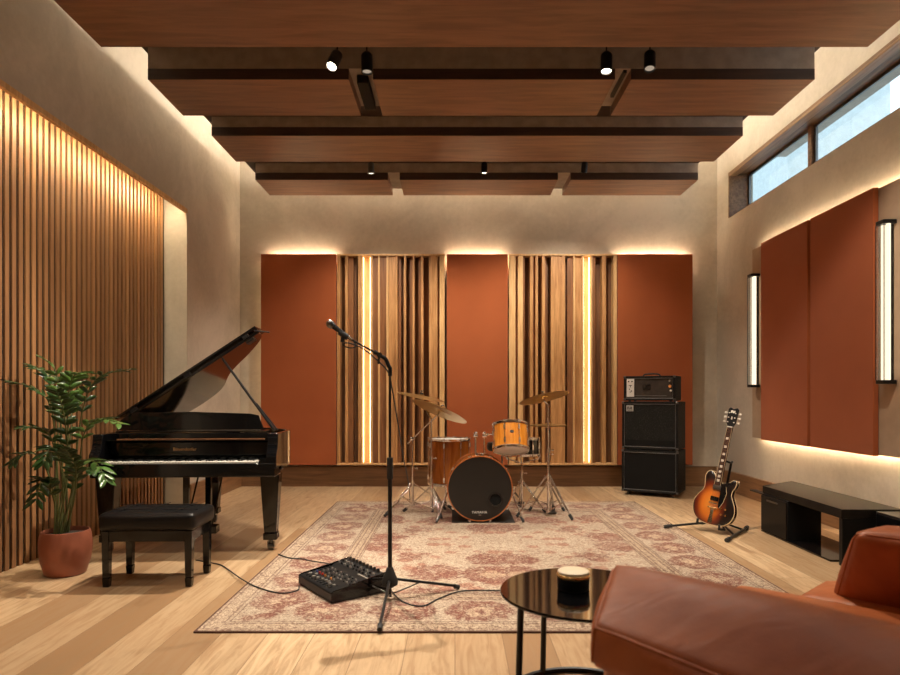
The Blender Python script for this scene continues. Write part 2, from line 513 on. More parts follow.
        if bevel:
            b = o.modifiers.new('bevel', 'BEVEL'); b.width = bevel; b.segments = seg; b.limit_method = 'ANGLE'; b.angle_limit = R(40)
            b.harden_normals = False
        return o

def tag(o, label=None, cat=None, group=None, kind=None):
    if label: o['label'] = label
    if cat: o['category'] = cat
    if group: o['group'] = group
    if kind: o['kind'] = kind
    return o
def thing(name, label, cat, loc=(0, 0, 0), rot=(0, 0, 0), group=None):
    o = bpy.data.objects.new(name, None); o.empty_display_size = .1; COL.objects.link(o)
    o.location = loc; o.rotation_euler = rot
    return tag(o, label, cat, group)
def struct(name, mb, mat, parent=None, bevel=0, label=None):
    o = mb.build(name, mat, parent, bevel)
    if not parent: o['kind'] = 'structure'
    if label: o['label'] = label
    return o
def link(o, parent, loc=None, rot=None):
    c_ = o.copy(); COL.objects.link(c_); c_.parent = parent
    if loc is not None: c_.location = loc
    if rot is not None: c_.rotation_euler = rot
    return c_
def copy_tree(o, parent=None):
    c_ = o.copy(); COL.objects.link(c_); c_.parent = parent
    for ch in list(o.children): copy_tree(ch, c_)
    return c_
def text_mb(txt, size, ext=.0008, font_shear=0, space=1.0):
    cu = bpy.data.curves.new('lettering_outline', 'FONT'); cu.body = txt; cu.size = size; cu.extrude = ext
    cu.align_x = 'CENTER'; cu.align_y = 'CENTER'; cu.shear = font_shear; cu.space_character = space
    cu.resolution_u = 3
    ob = bpy.data.objects.new('lettering_outline', cu); COL.objects.link(ob)
    dg = bpy.context.evaluated_depsgraph_get()
    me = bpy.data.meshes.new_from_object(ob.evaluated_get(dg))
    m = MB().add([tuple(v_.co) for v_ in me.vertices], [tuple(p.vertices) for p in me.polygons])
    bpy.data.objects.remove(ob); bpy.data.curves.remove(cu); bpy.data.meshes.remove(me)
    return m
def W(px, py, Y):
    """point of the measured photograph at depth Y"""
    return Vector(((px - 455) * Y / 640, Y, H - (py - 395) * Y / 640))
def smooth_path(pts, n=10):
    pts = [Vector(p) for p in pts]; out = []
    for i in range(len(pts) - 1):
        p0 = pts[max(i - 1, 0)]; p1 = pts[i]; p2 = pts[i + 1]; p3 = pts[min(i + 2, len(pts) - 1)]
        for k in range(n):
            t_ = k / n
            out.append(.5 * ((2 * p1) + (-p0 + p2) * t_ + (2 * p0 - 5 * p1 + 4 * p2 - p3) * t_ ** 2 + (-p0 + 3 * p1 - 3 * p2 + p3) * t_ ** 3))
    out.append(pts[-1]); return out

# ================================================================== the room
XL, XR, YB, YF, ZC = -2.836, 3.456, 8.44, -1.6, 4.75
RX, RY, RZ = -3.10, 6.77, 3.40       # recess: face of its back, end, top
struct('floor', MB().box(RX - .1, XR + .3, YF - .1, YB + .2, -.08, 0), 'oak_floor')
struct('ceiling', MB().box(RX - .1, XR + .3, YF - .1, YB + .2, ZC, ZC + .1), 'white_paint')
struct('wall_back', MB().box(RX - .1, XR + .3, YB, YB + .2, 0, ZC), 'plaster')
struct('wall_front', MB().box(RX - .1, XR + .3, YF - .15, YF, 0, ZC), 'plaster')
m = MB()
m.box(RX - .1, RX, YF, YB, 0, ZC)
m.box(RX, XL, RY, YB, 0, ZC)
m.box(RX, XL, YF, RY, RZ, ZC)
m.box(XL - .022, XL, 1.6, RY, 3.16, RZ)
m.box(RX, XL, YF, 1.6, 0, RZ)
struct('wall_left', m, 'plaster')
# right wall with the strip window
WY0, WY1, WZ0, WZ1 = 1.2, 8.07, 3.43, 4.0
m = MB()
m.box(XR, XR + .3, YF, YB, 0, WZ0)
m.box(XR, XR + .3, YF, YB, WZ1, ZC)
m.box(XR, XR + .3, WY1, YB, WZ0, WZ1)
m.box(XR, XR + .3, YF, WY0, WZ0, WZ1)
struct('wall_right', m, 'plaster')
struct('baseboard_back', MB().box(XL, XR, YB - .05, YB, 0, .262), 'base_oak', bevel=.004)
wood('base_oak_y', srgb(120, 86, 58), srgb(158, 118, 82), 'y', .35, 2)
struct('baseboard_left', MB().box(XL, XL + .04, RY + .02, YB - .05, 0, .25), 'base_oak_y', bevel=.004)
struct('baseboard_right', MB().box(XR - .04, XR, YF, YB - .05, 0, .25), 'base_oak_y', bevel=.004)
struct('trim_1', MB().box(XL - .022, XL + .008, 1.6, RY - .001, 3.125, 3.168), 'oak_light', bevel=.002, label='pale wood lip along the top of the slatted recess')
# window
wood('casing_wood', srgb(124, 92, 62), srgb(166, 128, 90), 'y', .45, 2)
win = bpy.data.objects.new('window_1', None); COL.objects.link(win); win.location = (XR, WY0, WZ0); win['kind'] = 'structure'
win['label'] = 'long strip window high in the right wall with deep brown wooden reveal'
L_ = WY1 - WY0; hh = WZ1 - WZ0
m = MB()
m.box(-.012, .27, L_ - .028, L_, 0, hh); m.box(-.012, .27, 0, .028, 0, hh)
m.box(-.012, .27, .028, L_ - .028, hh - .028, hh); m.box(.02, .27, .028, L_ - .028, 0, .02)
m.build('window_frame', 'window_wood', win, bevel=.003)
MB().box(-.014, .085, .03, L_ - .03, hh - .052, hh - .0285).build('window_casing', 'casing_wood', win, bevel=.003)
m = MB()
for y in (5.40,  2.7):
    m.box(.20, .27, y - .035, y + .035, .02, hh - .028)
m.build('mullion', 'window_wood', win, bevel=.003)
for a, b in ((5.44, L_ - .03), (2.74, 5.36), (.03, 2.66)):
    s = MB(); zt = hh - .03
    s.box(.225, .25, a, b, .02, .045); s.box(.225, .25, a, b, zt - .03, zt); s.box(.225, .25, a, a + .03, .045, zt - .03); s.box(.225, .25, b - .03, b, .045, zt - .03)
    f_ = s.build('sash', 'steel_grey', win, bevel=.002)
    MB().box(.234, .240, a + .03, b - .03, .045, zt - .03).build('pane', 'clear_glass', f_)
# neighbouring building and its eave outside the window
nb = thing('neighbour_building', 'pale rendered building seen through the high strip window', 'building', (6.5, 13.1, 0))
MB().box(0, 2, -.6, 22, 0, 9.5).build('wall', 'exterior_render', nb)
MB().box(-.45, 2, -1.0, 22, 9.5, 9.8).build('eave', 'baffle_grey', nb)
MB().box(-2.7, 8, -18, 22, -.2, 0).build('forecourt', 'exterior_render', nb)
struct('trim_2', MB().box(XR + .301, 4.45, -1, 8.6, 4.40, 4.50), 'baffle_grey', label='grey soffit outside above the strip window')

# ------------------------------------------------------------------ suspended ceiling
raft = thing('ceiling_raft', 'dark suspended board joining the wooden baffles from above', 'ceiling panel', (0, 0, 3.93))
MB().box(-2.46, 2.87, .6, 8.12, -.0, .05).build('board', 'baffle_edge', raft, bevel=.003)
for (x, y) in ((-2.1, 1.2), (2.5, 1.2), (-2.1, 4.6), (2.5, 4.6), (-2.1, 7.9), (2.5, 7.9)):
    MB().rod((x, y, .05), (x, y, ZC - 3.93 - .001), .008).build('hanger', 'black_metal', raft)
for sx_ in (-2.05, 2.45):
    MB().box(sx_ - .012, sx_ + .012, .8, 8.1, .05, .07).build('led_strip', 'led_raft', raft)
MB().box(-2.0, 2.4, 7.99, 8.015, .05, .07).build('led_strip', 'led_raft_fill', raft)  # unseen strip added on the raft to brighten the upper back wall
rows = [(1.25, 1.90, -2.40, 2.82, 3.60, []), (2.50, 3.15, -2.40, 2.82, 3.60, []),
        (3.72, 4.35, -2.405, 2.805, 3.564, []), (5.00, 5.65, -2.40, 2.81, 3.665, [(-.83, -.64), (1.25, 1.375)]),
        (6.27, 6.97, -2.385, 2.82, 3.74, []), (7.53, 8.12, -2.35, 2.86, 3.732, [(-.79, -.65), (1.21, 1.36)])]
names = ['overhead baffle row right above the camera', 'overhead baffle row just in front of the camera',
         'widest continuous wooden ceiling baffle, nearest and cut by the top of the picture',
         'wooden ceiling baffle split in three, second row, four spotlights hanging before it',
         'continuous wooden ceiling baffle, third row, between the two split rows',
         'shortest looking wooden ceiling baffle split in three, farthest row near the back wall']
for (y0, y1, x0, x1, zb, gaps), lb in zip(rows, names):
    o = thing('ceiling_baffle', lb, 'ceiling baffle', (0, y0, zb), group='wooden ceiling baffles')
    if lb.startswith('overhead'): pass
    dy = y1 - y0; zt = 3.929 - zb
    MB().box(x0, x1, 0, dy, .085, zt).build('carrier', 'baffle_grey', o, bevel=.002)
    xs = [x0] + [g for gp in gaps for g in gp] + [x1]
    for i in range(0, len(xs), 2):
        p_ = MB().box(xs[i], xs[i + 1], .004, dy, 0, .084).build('wood_panel', 'baffle_wood', o, bevel=.002)
        MB().box(xs[i], xs[i + 1], -.001, .0038, .0, .084).build('edge_band', 'baffle_edge', p_)

# spotlights on stems between the rows
def make_spot():
    o = thing('ceiling_spotlight', 'x', 'spotlight')
    MB().rod((0, 0, -.0005), (0, 0, -.03), .03, .028, 20).build('ceiling_plate', 'black_metal', o, bevel=.003)
    MB().rod((0, 0, -.03), (0, 0, -.16), .006).build('stem', 'black_metal', o)
    return o
def spot_head(o, tilt, az, drop=.16, lit=True, size=1.0, power=None, cone=95, chrome=False):
    hd = MB().lathe([(0, .02), (.026, .02), (.042, .0), (.044, -.01), (.044, -.135), (.036, -.135), (.036, -.12), (.0, -.12)], 28).build(
        'lamp_head', 'black_metal' if not chrome else 'steel_grey', o)
    hd.location = (0, 0, -drop); hd.rotation_euler = (R(tilt), 0, R(az)); hd.scale = (size,) * 3
    MB().lathe([(.0, -.122), (.0355, -.122)], 24).add([], []).build('lens', 'lamp_lens' if lit else 'lamp_lens_dim', hd)
    ld = bpy.data.lights.new('spot_beam', 'SPOT'); ld.energy = power if power is not None else SPOT_W; ld.color = SPOTC
    ld.spot_size = R(cone); ld.spot_blend = .8; ld.shadow_soft_size = .022
    lo = bpy.data.objects.new('spot_beam', ld); COL.objects.link(lo); lo.parent = hd; lo.location = (0, 0, -.14)
ZR = 3.93
spots = [  # x, y, tilt, azimuth, lit, power factor, drop, label
    (-.894, 4.86, -28, -32, True, 2.6, .145, 'bright chrome-collared ceiling spotlight, leftmost of the front four', True),
    (-.670, 4.86, -4, 20, False, .35, .150, 'dim black ceiling spotlight, second from left in the front four, over the black box', False),
    (1.150, 4.86, -8, -15, True, 2.2, .150, 'lit black ceiling spotlight, third from left in the front four', False),
    (1.480, 4.86, 14, 160, False, 0, .140, 'unlit looking black ceiling spotlight, rightmost of the front four', False),
    (-.945, 7.20, 10, 0, True, .75, .125, 'small lit ceiling spotlight, leftmost of the three by the back wall', True),
    (.330, 7.20, 4, 0, True, .6, .125, 'small lit black ceiling spotlight, middle of the three by the back wall', False),
    (1.460, 7.20, 14, 10, False, .75, .115, 'small turned away ceiling spotlight, rightmost of the three by the back wall', False)]
for x, y, ti, az, lit, pf, dr, lb, ch in spots:
    o = make_spot(); o.location = (x, y, ZR); o['label'] = lb; o['group'] = 'ceiling spotlights'
    spot_head(o, ti, az, dr, lit, 1.0 if y < 6 else .8, SPOT_W * pf, 95 if y < 6 else 115, chrome=ch)
# added spotlights, unseen above the frame, as fill for room and walls
for x, y, ti, az in ((-1.3, 3.45, 24, 20), (1.9, 3.45, 48, -42), (.2, 3.45, 48, 0), (-.6, 2.2, 15, 60), (1.6, 2.2, 15, -60)):
    o = make_spot(); o.location = (x, y, ZR)
    o['label'] = 'added black fill spotlight, unseen above the top of the picture'; o['group'] = 'added fill spotlights above the frame'
    spot_head(o, ti, az, .15, True, 1.0, SPOT_W * (.75 if y > 3 else .35), 105)
# long black box lamp in the gap of the second row
o = thing('linear_fixture', 'long black box fixture hanging in the left gap of the second baffle row', 'light fixture', (-.735, 5.08, 3.777))
MB().box(-.045, .045, 0, .48, -.10, -.035).build('housing', 'grille_black', o, bevel=.004)
MB().rod((0, .08, 0), (0, .08, -.036), .008).build('hanger', 'black_metal', o)
MB().rod((0, .40, 0), (0, .40, -.036), .008).build('hanger', 'black_metal', o)
o = thing('cable_conduit', 'thin black conduit running in the right gap of the second baffle row', 'conduit', (1.335, 5.02, 3.777))
MB().box(-.014, .014, 0, .42, -.05, -.0005).build('channel', 'black_satin', o, bevel=.002)

# ------------------------------------------------------------------ left slatted recess
sl = thing('slat_wall', 'tall oak slatted wall panel in the left recess behind plant and piano', 'wall panel', (RX, 1.6, 0))
MB().box(.001, .030, .0, RY - 1.6 - .02, 0.001, RZ - .002).build('backing_board', 'grille_black', sl)
m = MB(); y = .02
while y < RY - 1.6 - .06:
    m.box(.030, .043, y, y + .040, 0.002, RZ - .002); y += .070
m.build('slats', 'slat_tone', sl, smooth=False)
st = thing('led_strip_light', 'glowing warm light strip along the top of the slatted recess', 'light strip', (XL - .034, 1.7, 3.215))
MB().box(-.008, .008, 0, RY - 1.7 - .12, -.008, -.0005).build('profile', 'white_paint', st)
MB().box(-.006, .006, 0.005, RY - 1.7 - .125, -.016, -.0085).build('diffuser', 'led_recess', st)

# ------------------------------------------------------------------ back wall treatment
PY = 8.30
def X8(px): return (px - 455) * PY / 640
ZT = H + 141 * PY / 640; ZB = H - 70 * PY / 640
def back_panel(px0, px1, lb, strip, side=False):
    x0, x1 = X8(px0), X8(px1)
    o = thing('acoustic_panel', lb, 'wall panel', (x0, PY, ZB), group='terracotta panels on the back wall')
    MB().box(.003, x1 - x0 - .003, 0, .05, 0, ZT - ZB).build('fabric_face', 'terracotta_fabric', o, bevel=.006)
    MB().box(.05, x1 - x0 - .05, .05, YB - PY - .001, .04, ZT - ZB - .16).build('mounting_frame', 'walnut_mid', o)
    MB().box(X8(strip[0]) - x0, X8(strip[1]) - x0, .075, .095, ZT - ZB - .05, ZT - ZB - .035).build('led_strip', 'led_cove', o)
    if side: MB().box(.012, .022, .07, .09, .3, ZT - ZB - .1).build('led_strip', 'led_warm_soft', o)
back_panel(260.5, 336.5, 'terracotta fabric panel, leftmost on the back wall behind the piano lid', (268, 334), True)
back_panel(446.5, 508, 'terracotta fabric panel in the middle of the back wall behind the drums', (449, 506))
back_panel(617.5, 693, 'terracotta fabric panel, rightmost on the back wall behind the amplifier', (619, 690))
def diffuser(px0, px1, bars, boards, leds, lb):
    x0, x1 = X8(px0), X8(px1); hgt = ZT - ZB
    o = thing('slat_diffuser', lb, 'wall panel', (x0, PY, ZB), group='wooden slat diffusers on the back wall')
    L = lambda px: X8(px) - x0
    MB().box(0, x1 - x0, .132, .139, 0, hgt).build('back_board', 'walnut_back', o)
    m_ = MB().box(0, x1 - x0, -.006, .131, hgt - .022, hgt); m_.box(0, x1 - x0, -.006, .131, 0, .022)
    m_.build('rail', 'oak_light', o, bevel=.002)
    for a, b, mat in bars:
        MB().box(L(a), L(b), 0, .131, .023, hgt - .023).build('fin', mat, o, bevel=.002)
    for a, b, dp, mat in boards:
        MB().box(L(a) + .001, L(b) - .001, dp, .131, .023, hgt - .023).build('recessed_board', mat, o)
    for a, mat in leds:
        MB().box(L(a) - .003, L(a) + .003, .060, .066, .03, hgt - .03).build('led_strip', mat, o)
OS, OL, WM, WD = 'oak_slat', 'oak_light', 'walnut_mid', 'walnut_dark'  # lighter oak on fins beside the strips puts their glow into the colour
diffuser(337, 444.5,
    [(337, 340.2, OS), (345, 347.8, OS), (358, 362, OS), (370.5, 372.5, OL), (378, 379.7, OL), (386.3, 388.3, OL), (395.5, 397.5, OS), (404, 406, OS),
     (412.5, 414.5, OS), (421, 423.3, OS), (439.5, 444.5, OL)],
    [(347.8, 353, .05, WM), (362, 370.5, .09, OL), (372.5, 378, .035, WM), (379.7, 386.3, .03, WM), (388.3, 395.5, .02, OS), (397.5, 401, .06, WM), (409.5, 412.5, .07, WM),
     (418, 421, .08, WM), (429, 437.5, .008, OS), (437.5, 439.5, .05, WM)],
    [(362.9, 'led_warm'), (369.7, 'led_warm'), (377.4, 'led_warm_soft'), (385.7, 'led_warm_soft')],
    'wooden slat diffuser left of the middle panel, glowing strip near its left edge')
diffuser(509, 617,
    [(509, 515.5, OL), (518, 523, OL), (530, 533, OS), (535.5, 538, OS), (542, 545, OS), (562, 565, OS), (573.3, 575, OL), (582, 583.7, OL), (590.7, 592.5, OL),
     (602, 606, OS), (613.5, 617, OL)],
    [(515.5, 518, .05, WM), (523, 525, .03, WM), (533, 535.5, .05, WM), (545, 547, .06, WM), (551, 562, .008, OS), (567.5, 573.3, .035, WM), (575, 582, .03, OS),
     (583.7, 590.7, .09, OL), (592.5, 596, .03, WM), (606, 608, .06, WM)],
    [(584.5, 'led_warm'), (590, 'led_warm'), (575.6, 'led_warm_soft')],
    'wooden slat diffuser right of the middle panel, glowing strip near its right edge')

# ------------------------------------------------------------------ right wall panels and sconces
bp = thing('backing_panel', 'long beige wall board behind the two terracotta panels and wall lamps', 'wall panel', (XR, 1.5, .72))
MB().box(-.075, -.055, 0, 5.78, 0, 2.13).build('board', 'beige_board', bp, bevel=.003)
MB().box(-.054, -.001, .2, 5.5, .3, 1.8).build('batten', 'walnut_mid', bp)
MB().box(-.045, -.030, .05, 5.7, 2.075, 2.09).build('led_strip', 'led_cove', bp)
MB().box(-.045, -.030, .05, 5.7, .04, .055).build('led_strip', 'led_cove', bp)
for (ya, yb, lb) in ((6.055, 6.985, 'terracotta fabric panel on the right wall nearest the back corner'), (5.10, 6.015, 'terracotta fabric panel on the right wall beside the large wall lamp')):
    o = thing('acoustic_panel', lb, 'wall panel', (XR - .076, ya, .712), group='terracotta panels on the right wall')
    MB().box(-.045, -.0005, .003, yb - ya - .003, 0, 2.145).build('fabric_face', 'terracotta_fabric', o, bevel=.006)
def sconce(y, lb):
    o = thing('wall_sconce', lb, 'wall lamp', (XR - .0755, y, 1.285), group='tall glass tube wall lamps')
    hx = 1.26
    for z in (-.0, hx - .03):
        MB().prism([(-.105, -.045), (-.085, -.052), (-.01, -.052), (-.0005, -.045), (-.0005, .045), (-.01, .052), (-.085, .052), (-.105, .045)], z, z + .03).build('end_cap', 'black_metal', o, bevel=.002)
    MB().box(-.025, -.0005, -.012, .012, .03, hx - .03).build('back_rail', 'black_metal', o, bevel=.002)
    for yy in (-.029, .029):
        MB().rod((-.055, yy, .03), (-.055, yy, hx - .03), .0160, n=16).build('light_tube', 'tube_glow', o)
    m_ = MB()
    m_.prism([(-.03, -.046), (-.10, -.046), (-.10, .046), (-.03, .046), (-.03, .044), (-.098, .044), (-.098, -.044), (-.03, -.044)], .03, hx - .03)
    m_.build('glass_cover', 'clear_glass', o, smooth=False)
    m_ = MB()
    for yy in (-.048, .048): m_.rod((-.101, yy, .03), (-.101, yy, hx - .03), .0035)
    m_.build('edge_rod', 'black_metal', o)
sconce(7.13, 'tall glowing glass wall lamp beside the far edge of the right wall panels')
sconce(4.94, 'larger looking glowing glass wall lamp at the right edge of the picture')

# ------------------------------------------------------------------ rug
rx, ry = .345, 3.234 + RD / 2
rug = thing('area_rug', 'large worn red and cream oriental rug under the drum kit', 'rug', (rx, ry, 0))
MB().box(-RW / 2, RW / 2, -RD / 2, RD / 2, 0.0005, .010).build('pile', 'worn_rug', rug)
m = MB(); e = .012
m.box(-RW / 2 - e, RW / 2 + e, -RD / 2 - e, -RD / 2, .0005, .009); m.box(-RW / 2 - e, RW / 2 + e, RD / 2, RD / 2 + e, .0005, .009)
m.box(-RW / 2 - e, -RW / 2, -RD / 2, RD / 2, .0005, .009); m.box(RW / 2, RW / 2 + e, -RD / 2, RD / 2, .0005, .009)
m.build('edge_binding', 'rug_edge', rug)
ZRUG = .0105
def FL(px, py, z=0.0):
    Y_ = (H - z) * 640 / (py - 395)
    return Vector(((px - 455) * Y_ / 640, Y_, z))

# ================================================================== grand piano
PW = 1.33
pi_ = thing('grand_piano', 'polished black grand piano with raised lid beside the slatted recess', 'piano', (-2.638, 4.60, 0), (0, 0, R(4)))
case = [(0, .20), (0, 1.52), (.03, 1.68), (.12, 1.78), (.27, 1.83), (.43, 1.80), (.55, 1.71), (.64, 1.57), (.71, 1.42), (.80, 1.26), (.92, 1.12), (1.07, .99),
        (1.21, .83), (1.28, .72), (1.322, .60), (PW, .46), (PW, .20)]
def dense(pts, n=5):
    """keep the straight front corners, smooth the bent side"""
    core = smooth_path([(a, b, 0) for a, b in pts[1:-1]], n)
    return [pts[0]] + [(p.x, p.y) for p in core] + [pts[-1]]
outl = dense(case)
def inset(pts, d):
    out = []; n = len(pts)
    for i in range(n):
        a = Vector(pts[i - 1]); b = Vector(pts[i]); c_ = Vector(pts[(i + 1) % n])
        e1 = (b - a).normalized(); e2 = (c_ - b).normalized(); nn = Vector((e1.y, -e1.x)) + Vector((e2.y, -e2.x))
        if nn.length < 1e-6: nn = Vector((e1.y, -e1.x))
        nn.normalize(); k = nn.dot(Vector((e1.y, -e1.x))); out.append(tuple(b + nn * d / max(k, .5)))
    return out
inn = inset(outl, .035)
m = MB(); n = len(outl); vs = []; z0, z1 = .635, .912
for z in (z0, z1):
    vs += [(a, b, z) for a, b in outl] + [(a, b, z) for a, b in inn]
fs = []
for i in range(n):
    j = (i + 1) % n
    fs += [(i, j, 2 * n + j, 2 * n + i), (n + i, n + j, 3 * n + j, 3 * n + i), (2 * n + i, 2 * n + j, 3 * n + j, 3 * n + i), (i, j, n + j, n + i)]
m.add(vs, fs).build('case_rim', 'black_gloss', pi_, bevel=.004)
MB().prism(inn, .70, .715).build('soundboard', 'oak_slat', pi_)
m = MB().prism(inset(outl, .075), .80, .815)
m.build('iron_plate', 'gold_paint', pi_)
st_ = MB()
for i in range(46):
    x = .09 + i * .0245; yb_ = 1.60 - max(0, x - .35) * 1.15 if x > .35 else 1.62
    st_.rod((x, .46, .845), (x, max(.62, yb_), .845), .0012, n=5)
st_.build('strings', 'brass', pi_)
# keybed, arms, fallboard
MB().box(.012, PW - .012, .0, .22, .60, .665).box(.012, PW - .012, .20, .46, .62, .66).build('keybed', 'black_gloss', pi_, bevel=.005)
MB().box(.012, PW - .012, -.004, .022, .605, .700).build('key_slip', 'black_gloss', pi_, bevel=.004)
arm = [(-.0, .66), (-.0, .73), (.008, .765), (.03, .79), (.05, .81), (.06, .86), (.065, .90), (.075, .912), (.21, .912), (.21, .66)]
MB().prism(arm, 0.0, .07, 'yz').build('arm', 'black_gloss', pi_, bevel=.004)
MB().prism(arm, PW - .075, PW, 'yz').build('arm', 'black_gloss', pi_, bevel=.004)
MB().box(.07, .078, .012, .19, .665, .735).build('key_block', 'black_gloss', pi_, bevel=.002)
MB().box(1.20, PW - .0755, .012, .19, .665, .735).build('key_block', 'black_gloss', pi_, bevel=.002)
MB().prism([(.185, .735), (.170, .745), (.172, .80), (.178, .845), (.195, .855), (.215, .855), (.215, .735)], .076, PW - .078, 'yz').build('fallboard', 'black_gloss', pi_, bevel=.003)
MB().box(.076, PW - .078, .10, .214, .860, .866).build('music_shelf', 'black_gloss', pi_)
MB().box(.13, PW - .12, .155, .175, .8665, .872).build('felt_strip', 'walnut_mid', pi_)
tx = text_mb('Bösendorfer', .034, .0006)
tx.xf(Matrix.Translation((.62, .1685, .792)) @ Matrix.Rotation(R(90), 4, 'X')).build('lettering', 'gold_paint', pi_, smooth=False, )['label'] = 'small gold lettering'
kx0, kp = .080, .0214
wk = MB().box(.0006, kp - .0006, .024, .168, .690, .712).build('white_key', 'ivory', pi_, loc=(kx0, 0, 0), bevel=.0012)
for i in range(1, 52): link(wk, pi_, (kx0 + i * kp, 0, 0))
bk = MB().frust(-.0055, .0055, .074, .168, .722, .7125, -.001, -.002).build('black_key', 'black_satin', pi_, loc=(kx0 + kp, 0, 0))
cnt = 0
for i in range(51):
    if (i + 5) % 7 in (0, 1, 3, 4, 5):      # the keyboard starts on A
        if cnt: link(bk, pi_, (kx0 + (i + 1) * kp, 0, 0))
        else: bk.location.x = kx0 + (i + 1) * kp
        cnt += 1
# music desk
md = MB().prism([(.03, .925), (1.16, .925), (1.135, .985), (1.115, 1.040), (1.05, 1.054), (.62, 1.068), (.14, 1.062), (.06, 1.0)], .375, .39, 'xz')
md.build('music_desk', 'black_gloss', pi_, bevel=.003)
MB().box(.06, 1.20, .30, .42, .9125, .924).build('desk_tray', 'black_gloss', pi_, bevel=.003)
# lid, hinged on the left, folded front flap lying on top
ang = R(34)
lid = bpy.data.objects.new('lid', None)
lo = [(0, .46)] + [p for p in outl[1:-1] if p[1] > .47] + [(PW + .005, .46)]
LM = Matrix.Translation((-.005, 0, .955)) @ Matrix.Rotation(-ang, 4, 'Y')
lid = MB().prism(lo, 0, .02).xf(LM).build('lid', 'black_gloss', pi_, bevel=.004)
MB().box(0.02, PW + .004, .46, .80, .045, .065).xf(LM).build('front_flap', 'black_gloss', lid, bevel=.004)
for u in (.15, .65, 1.2): MB().box(u, u + .05, .455, .50, .0205, .0445).xf(LM).build('flap_hinge', 'black_satin', lid)
MB().rod((PW - .02, .455, .035), (PW + .075, .455, -.045), .006).xf(LM).build('lid_bumper', 'black_satin', lid)
MB().box(PW - .13, PW - .06, .47, .56, -.020, -.0005).xf(LM).build('prop_cup', 'black_satin', lid)
MB().rod((0.0, .50, .93), (0.0, 1.5, .93), .008).build('lid_hinge', 'brass', pi_)
top = LM @ Vector((.97, .50, -.002))
pr = MB().rod((1.215, .50, .912), top, .012, .009).build('lid_prop', 'black_satin', pi_)
pr2 = MB().rod((1.24, .50, .915), tuple(Vector((1.215, .50, .912)).lerp(top, .38) + Vector((.012, 0, 0))), .006).build('prop_brace', 'black_satin', pi_)
# legs
def leg_mb():
    m_ = MB().frust(-.072, .072, -.07, .07, .14, .600, .026, .024)
    m_.box(-.058, .058, -.056, .056, .60, .634)
    m_.box(-.052, .052, -.052, .052, .085, .139)
    return m_
l0 = leg_mb().build('leg', 'black_gloss', pi_, bevel=.006, loc=(.018, .28, 0))
MB().rod((0, 0, .05), (0, 0, .085), .016).rod((-.018, 0, .03), (.018, 0, .03), .0295, n=20).box(-.026, -.019, -.02, .02, .02, .07).box(.019, .026, -.02, .02, .02, .07).build('caster', 'steel_grey', l0)
for loc in ((1.235, .28, 0), (.46, 1.42, 0)):
    l1 = link(l0, pi_, loc)
    for ch in l0.children: link(ch, l1)
# pedal lyre
ly = MB().box(.49, .535, .50, .54, .15, .632).box(.665, .71, .50, .54, .15, .632).box(.44, .76, .47, .57, .09, .15).box(.47, .73, .48, .56, .615, .634)
ly.rod((.50, .56, .14), (.50, .95, .635), .007).rod((.70, .56, .14), (.70, .95, .635), .007)
ly = ly.build('pedal_lyre', 'black_gloss', pi_, bevel=.004)
pd = MB().frust(-.016, .016, .36, .47, .108, .122, .002, .002).build('pedal', 'brass', ly, loc=(.52, 0, 0), bevel=.003)
for x in (.60, .68): link(pd, ly, (x, 0, 0))

# ================================================================== piano bench
b = thing('piano_bench', 'black tufted leather piano bench in front of the keyboard', 'bench', (-1.925, 4.16, 0), (0, 0, R(1)))
hw, hd = .296, .190
se = MB().soft([(x, y, z) for z in (.352, .462) for y in (-hd, hd) for x in (-hw, hw)], r=.028, bulge=.012, n=18).build('seat', 'black_leather', b, angle=80)
bt = MB().ball((0, 0, 0), .013, 12, (1, 1, .5)).build('button', 'black_leather', se, loc=(-.18, -.08, .472))
for x in (-.18, 0, .18):
    for y in (-.085, .085):
        if (x, y) != (-.18, -.085): link(bt, se, (x, y, .4725))
bt.location = (-.18, -.085, .4725)
m = MB()
for y in (-.085, .085): m.tube([(-hw + .012, y, .4715), (-.15, y, .4745), (.15, y, .4745), (hw - .012, y, .4715)], .0025, 6)
for x in (-.18, 0, .18): m.tube([(x, -hd + .012, .4715), (x, 0, .4745), (x, hd - .012, .4715)], .0025, 6)
m.build('tuft_seam', 'black_satin', se)
MB().box(-hw + .02, hw - .02, -hd + .02, -hd + .042, .285, .353).box(-hw + .02, hw - .02, hd - .042, hd - .02, .285, .353) \
    .box(-hw + .02, -hw + .042, -hd + .04, hd - .04, .285, .353).box(hw - .042, hw - .02, -hd + .04, hd - .04, .285, .353).build('apron', 'black_gloss', b, bevel=.003)
for x in (-1, 1):
    for y in (-1, 1):
        cx, cy = x * (hw - .040), y * (hd - .040)
        MB().frust(cx - .024, cx + .024, cy - .024, cy + .024, .06, .352, .004, .004).frust(cx - .022, cx + .022, cy - .022, cy + .022, .0005, .058, .004, .004).build('leg', 'black_gloss', b, bevel=.003)

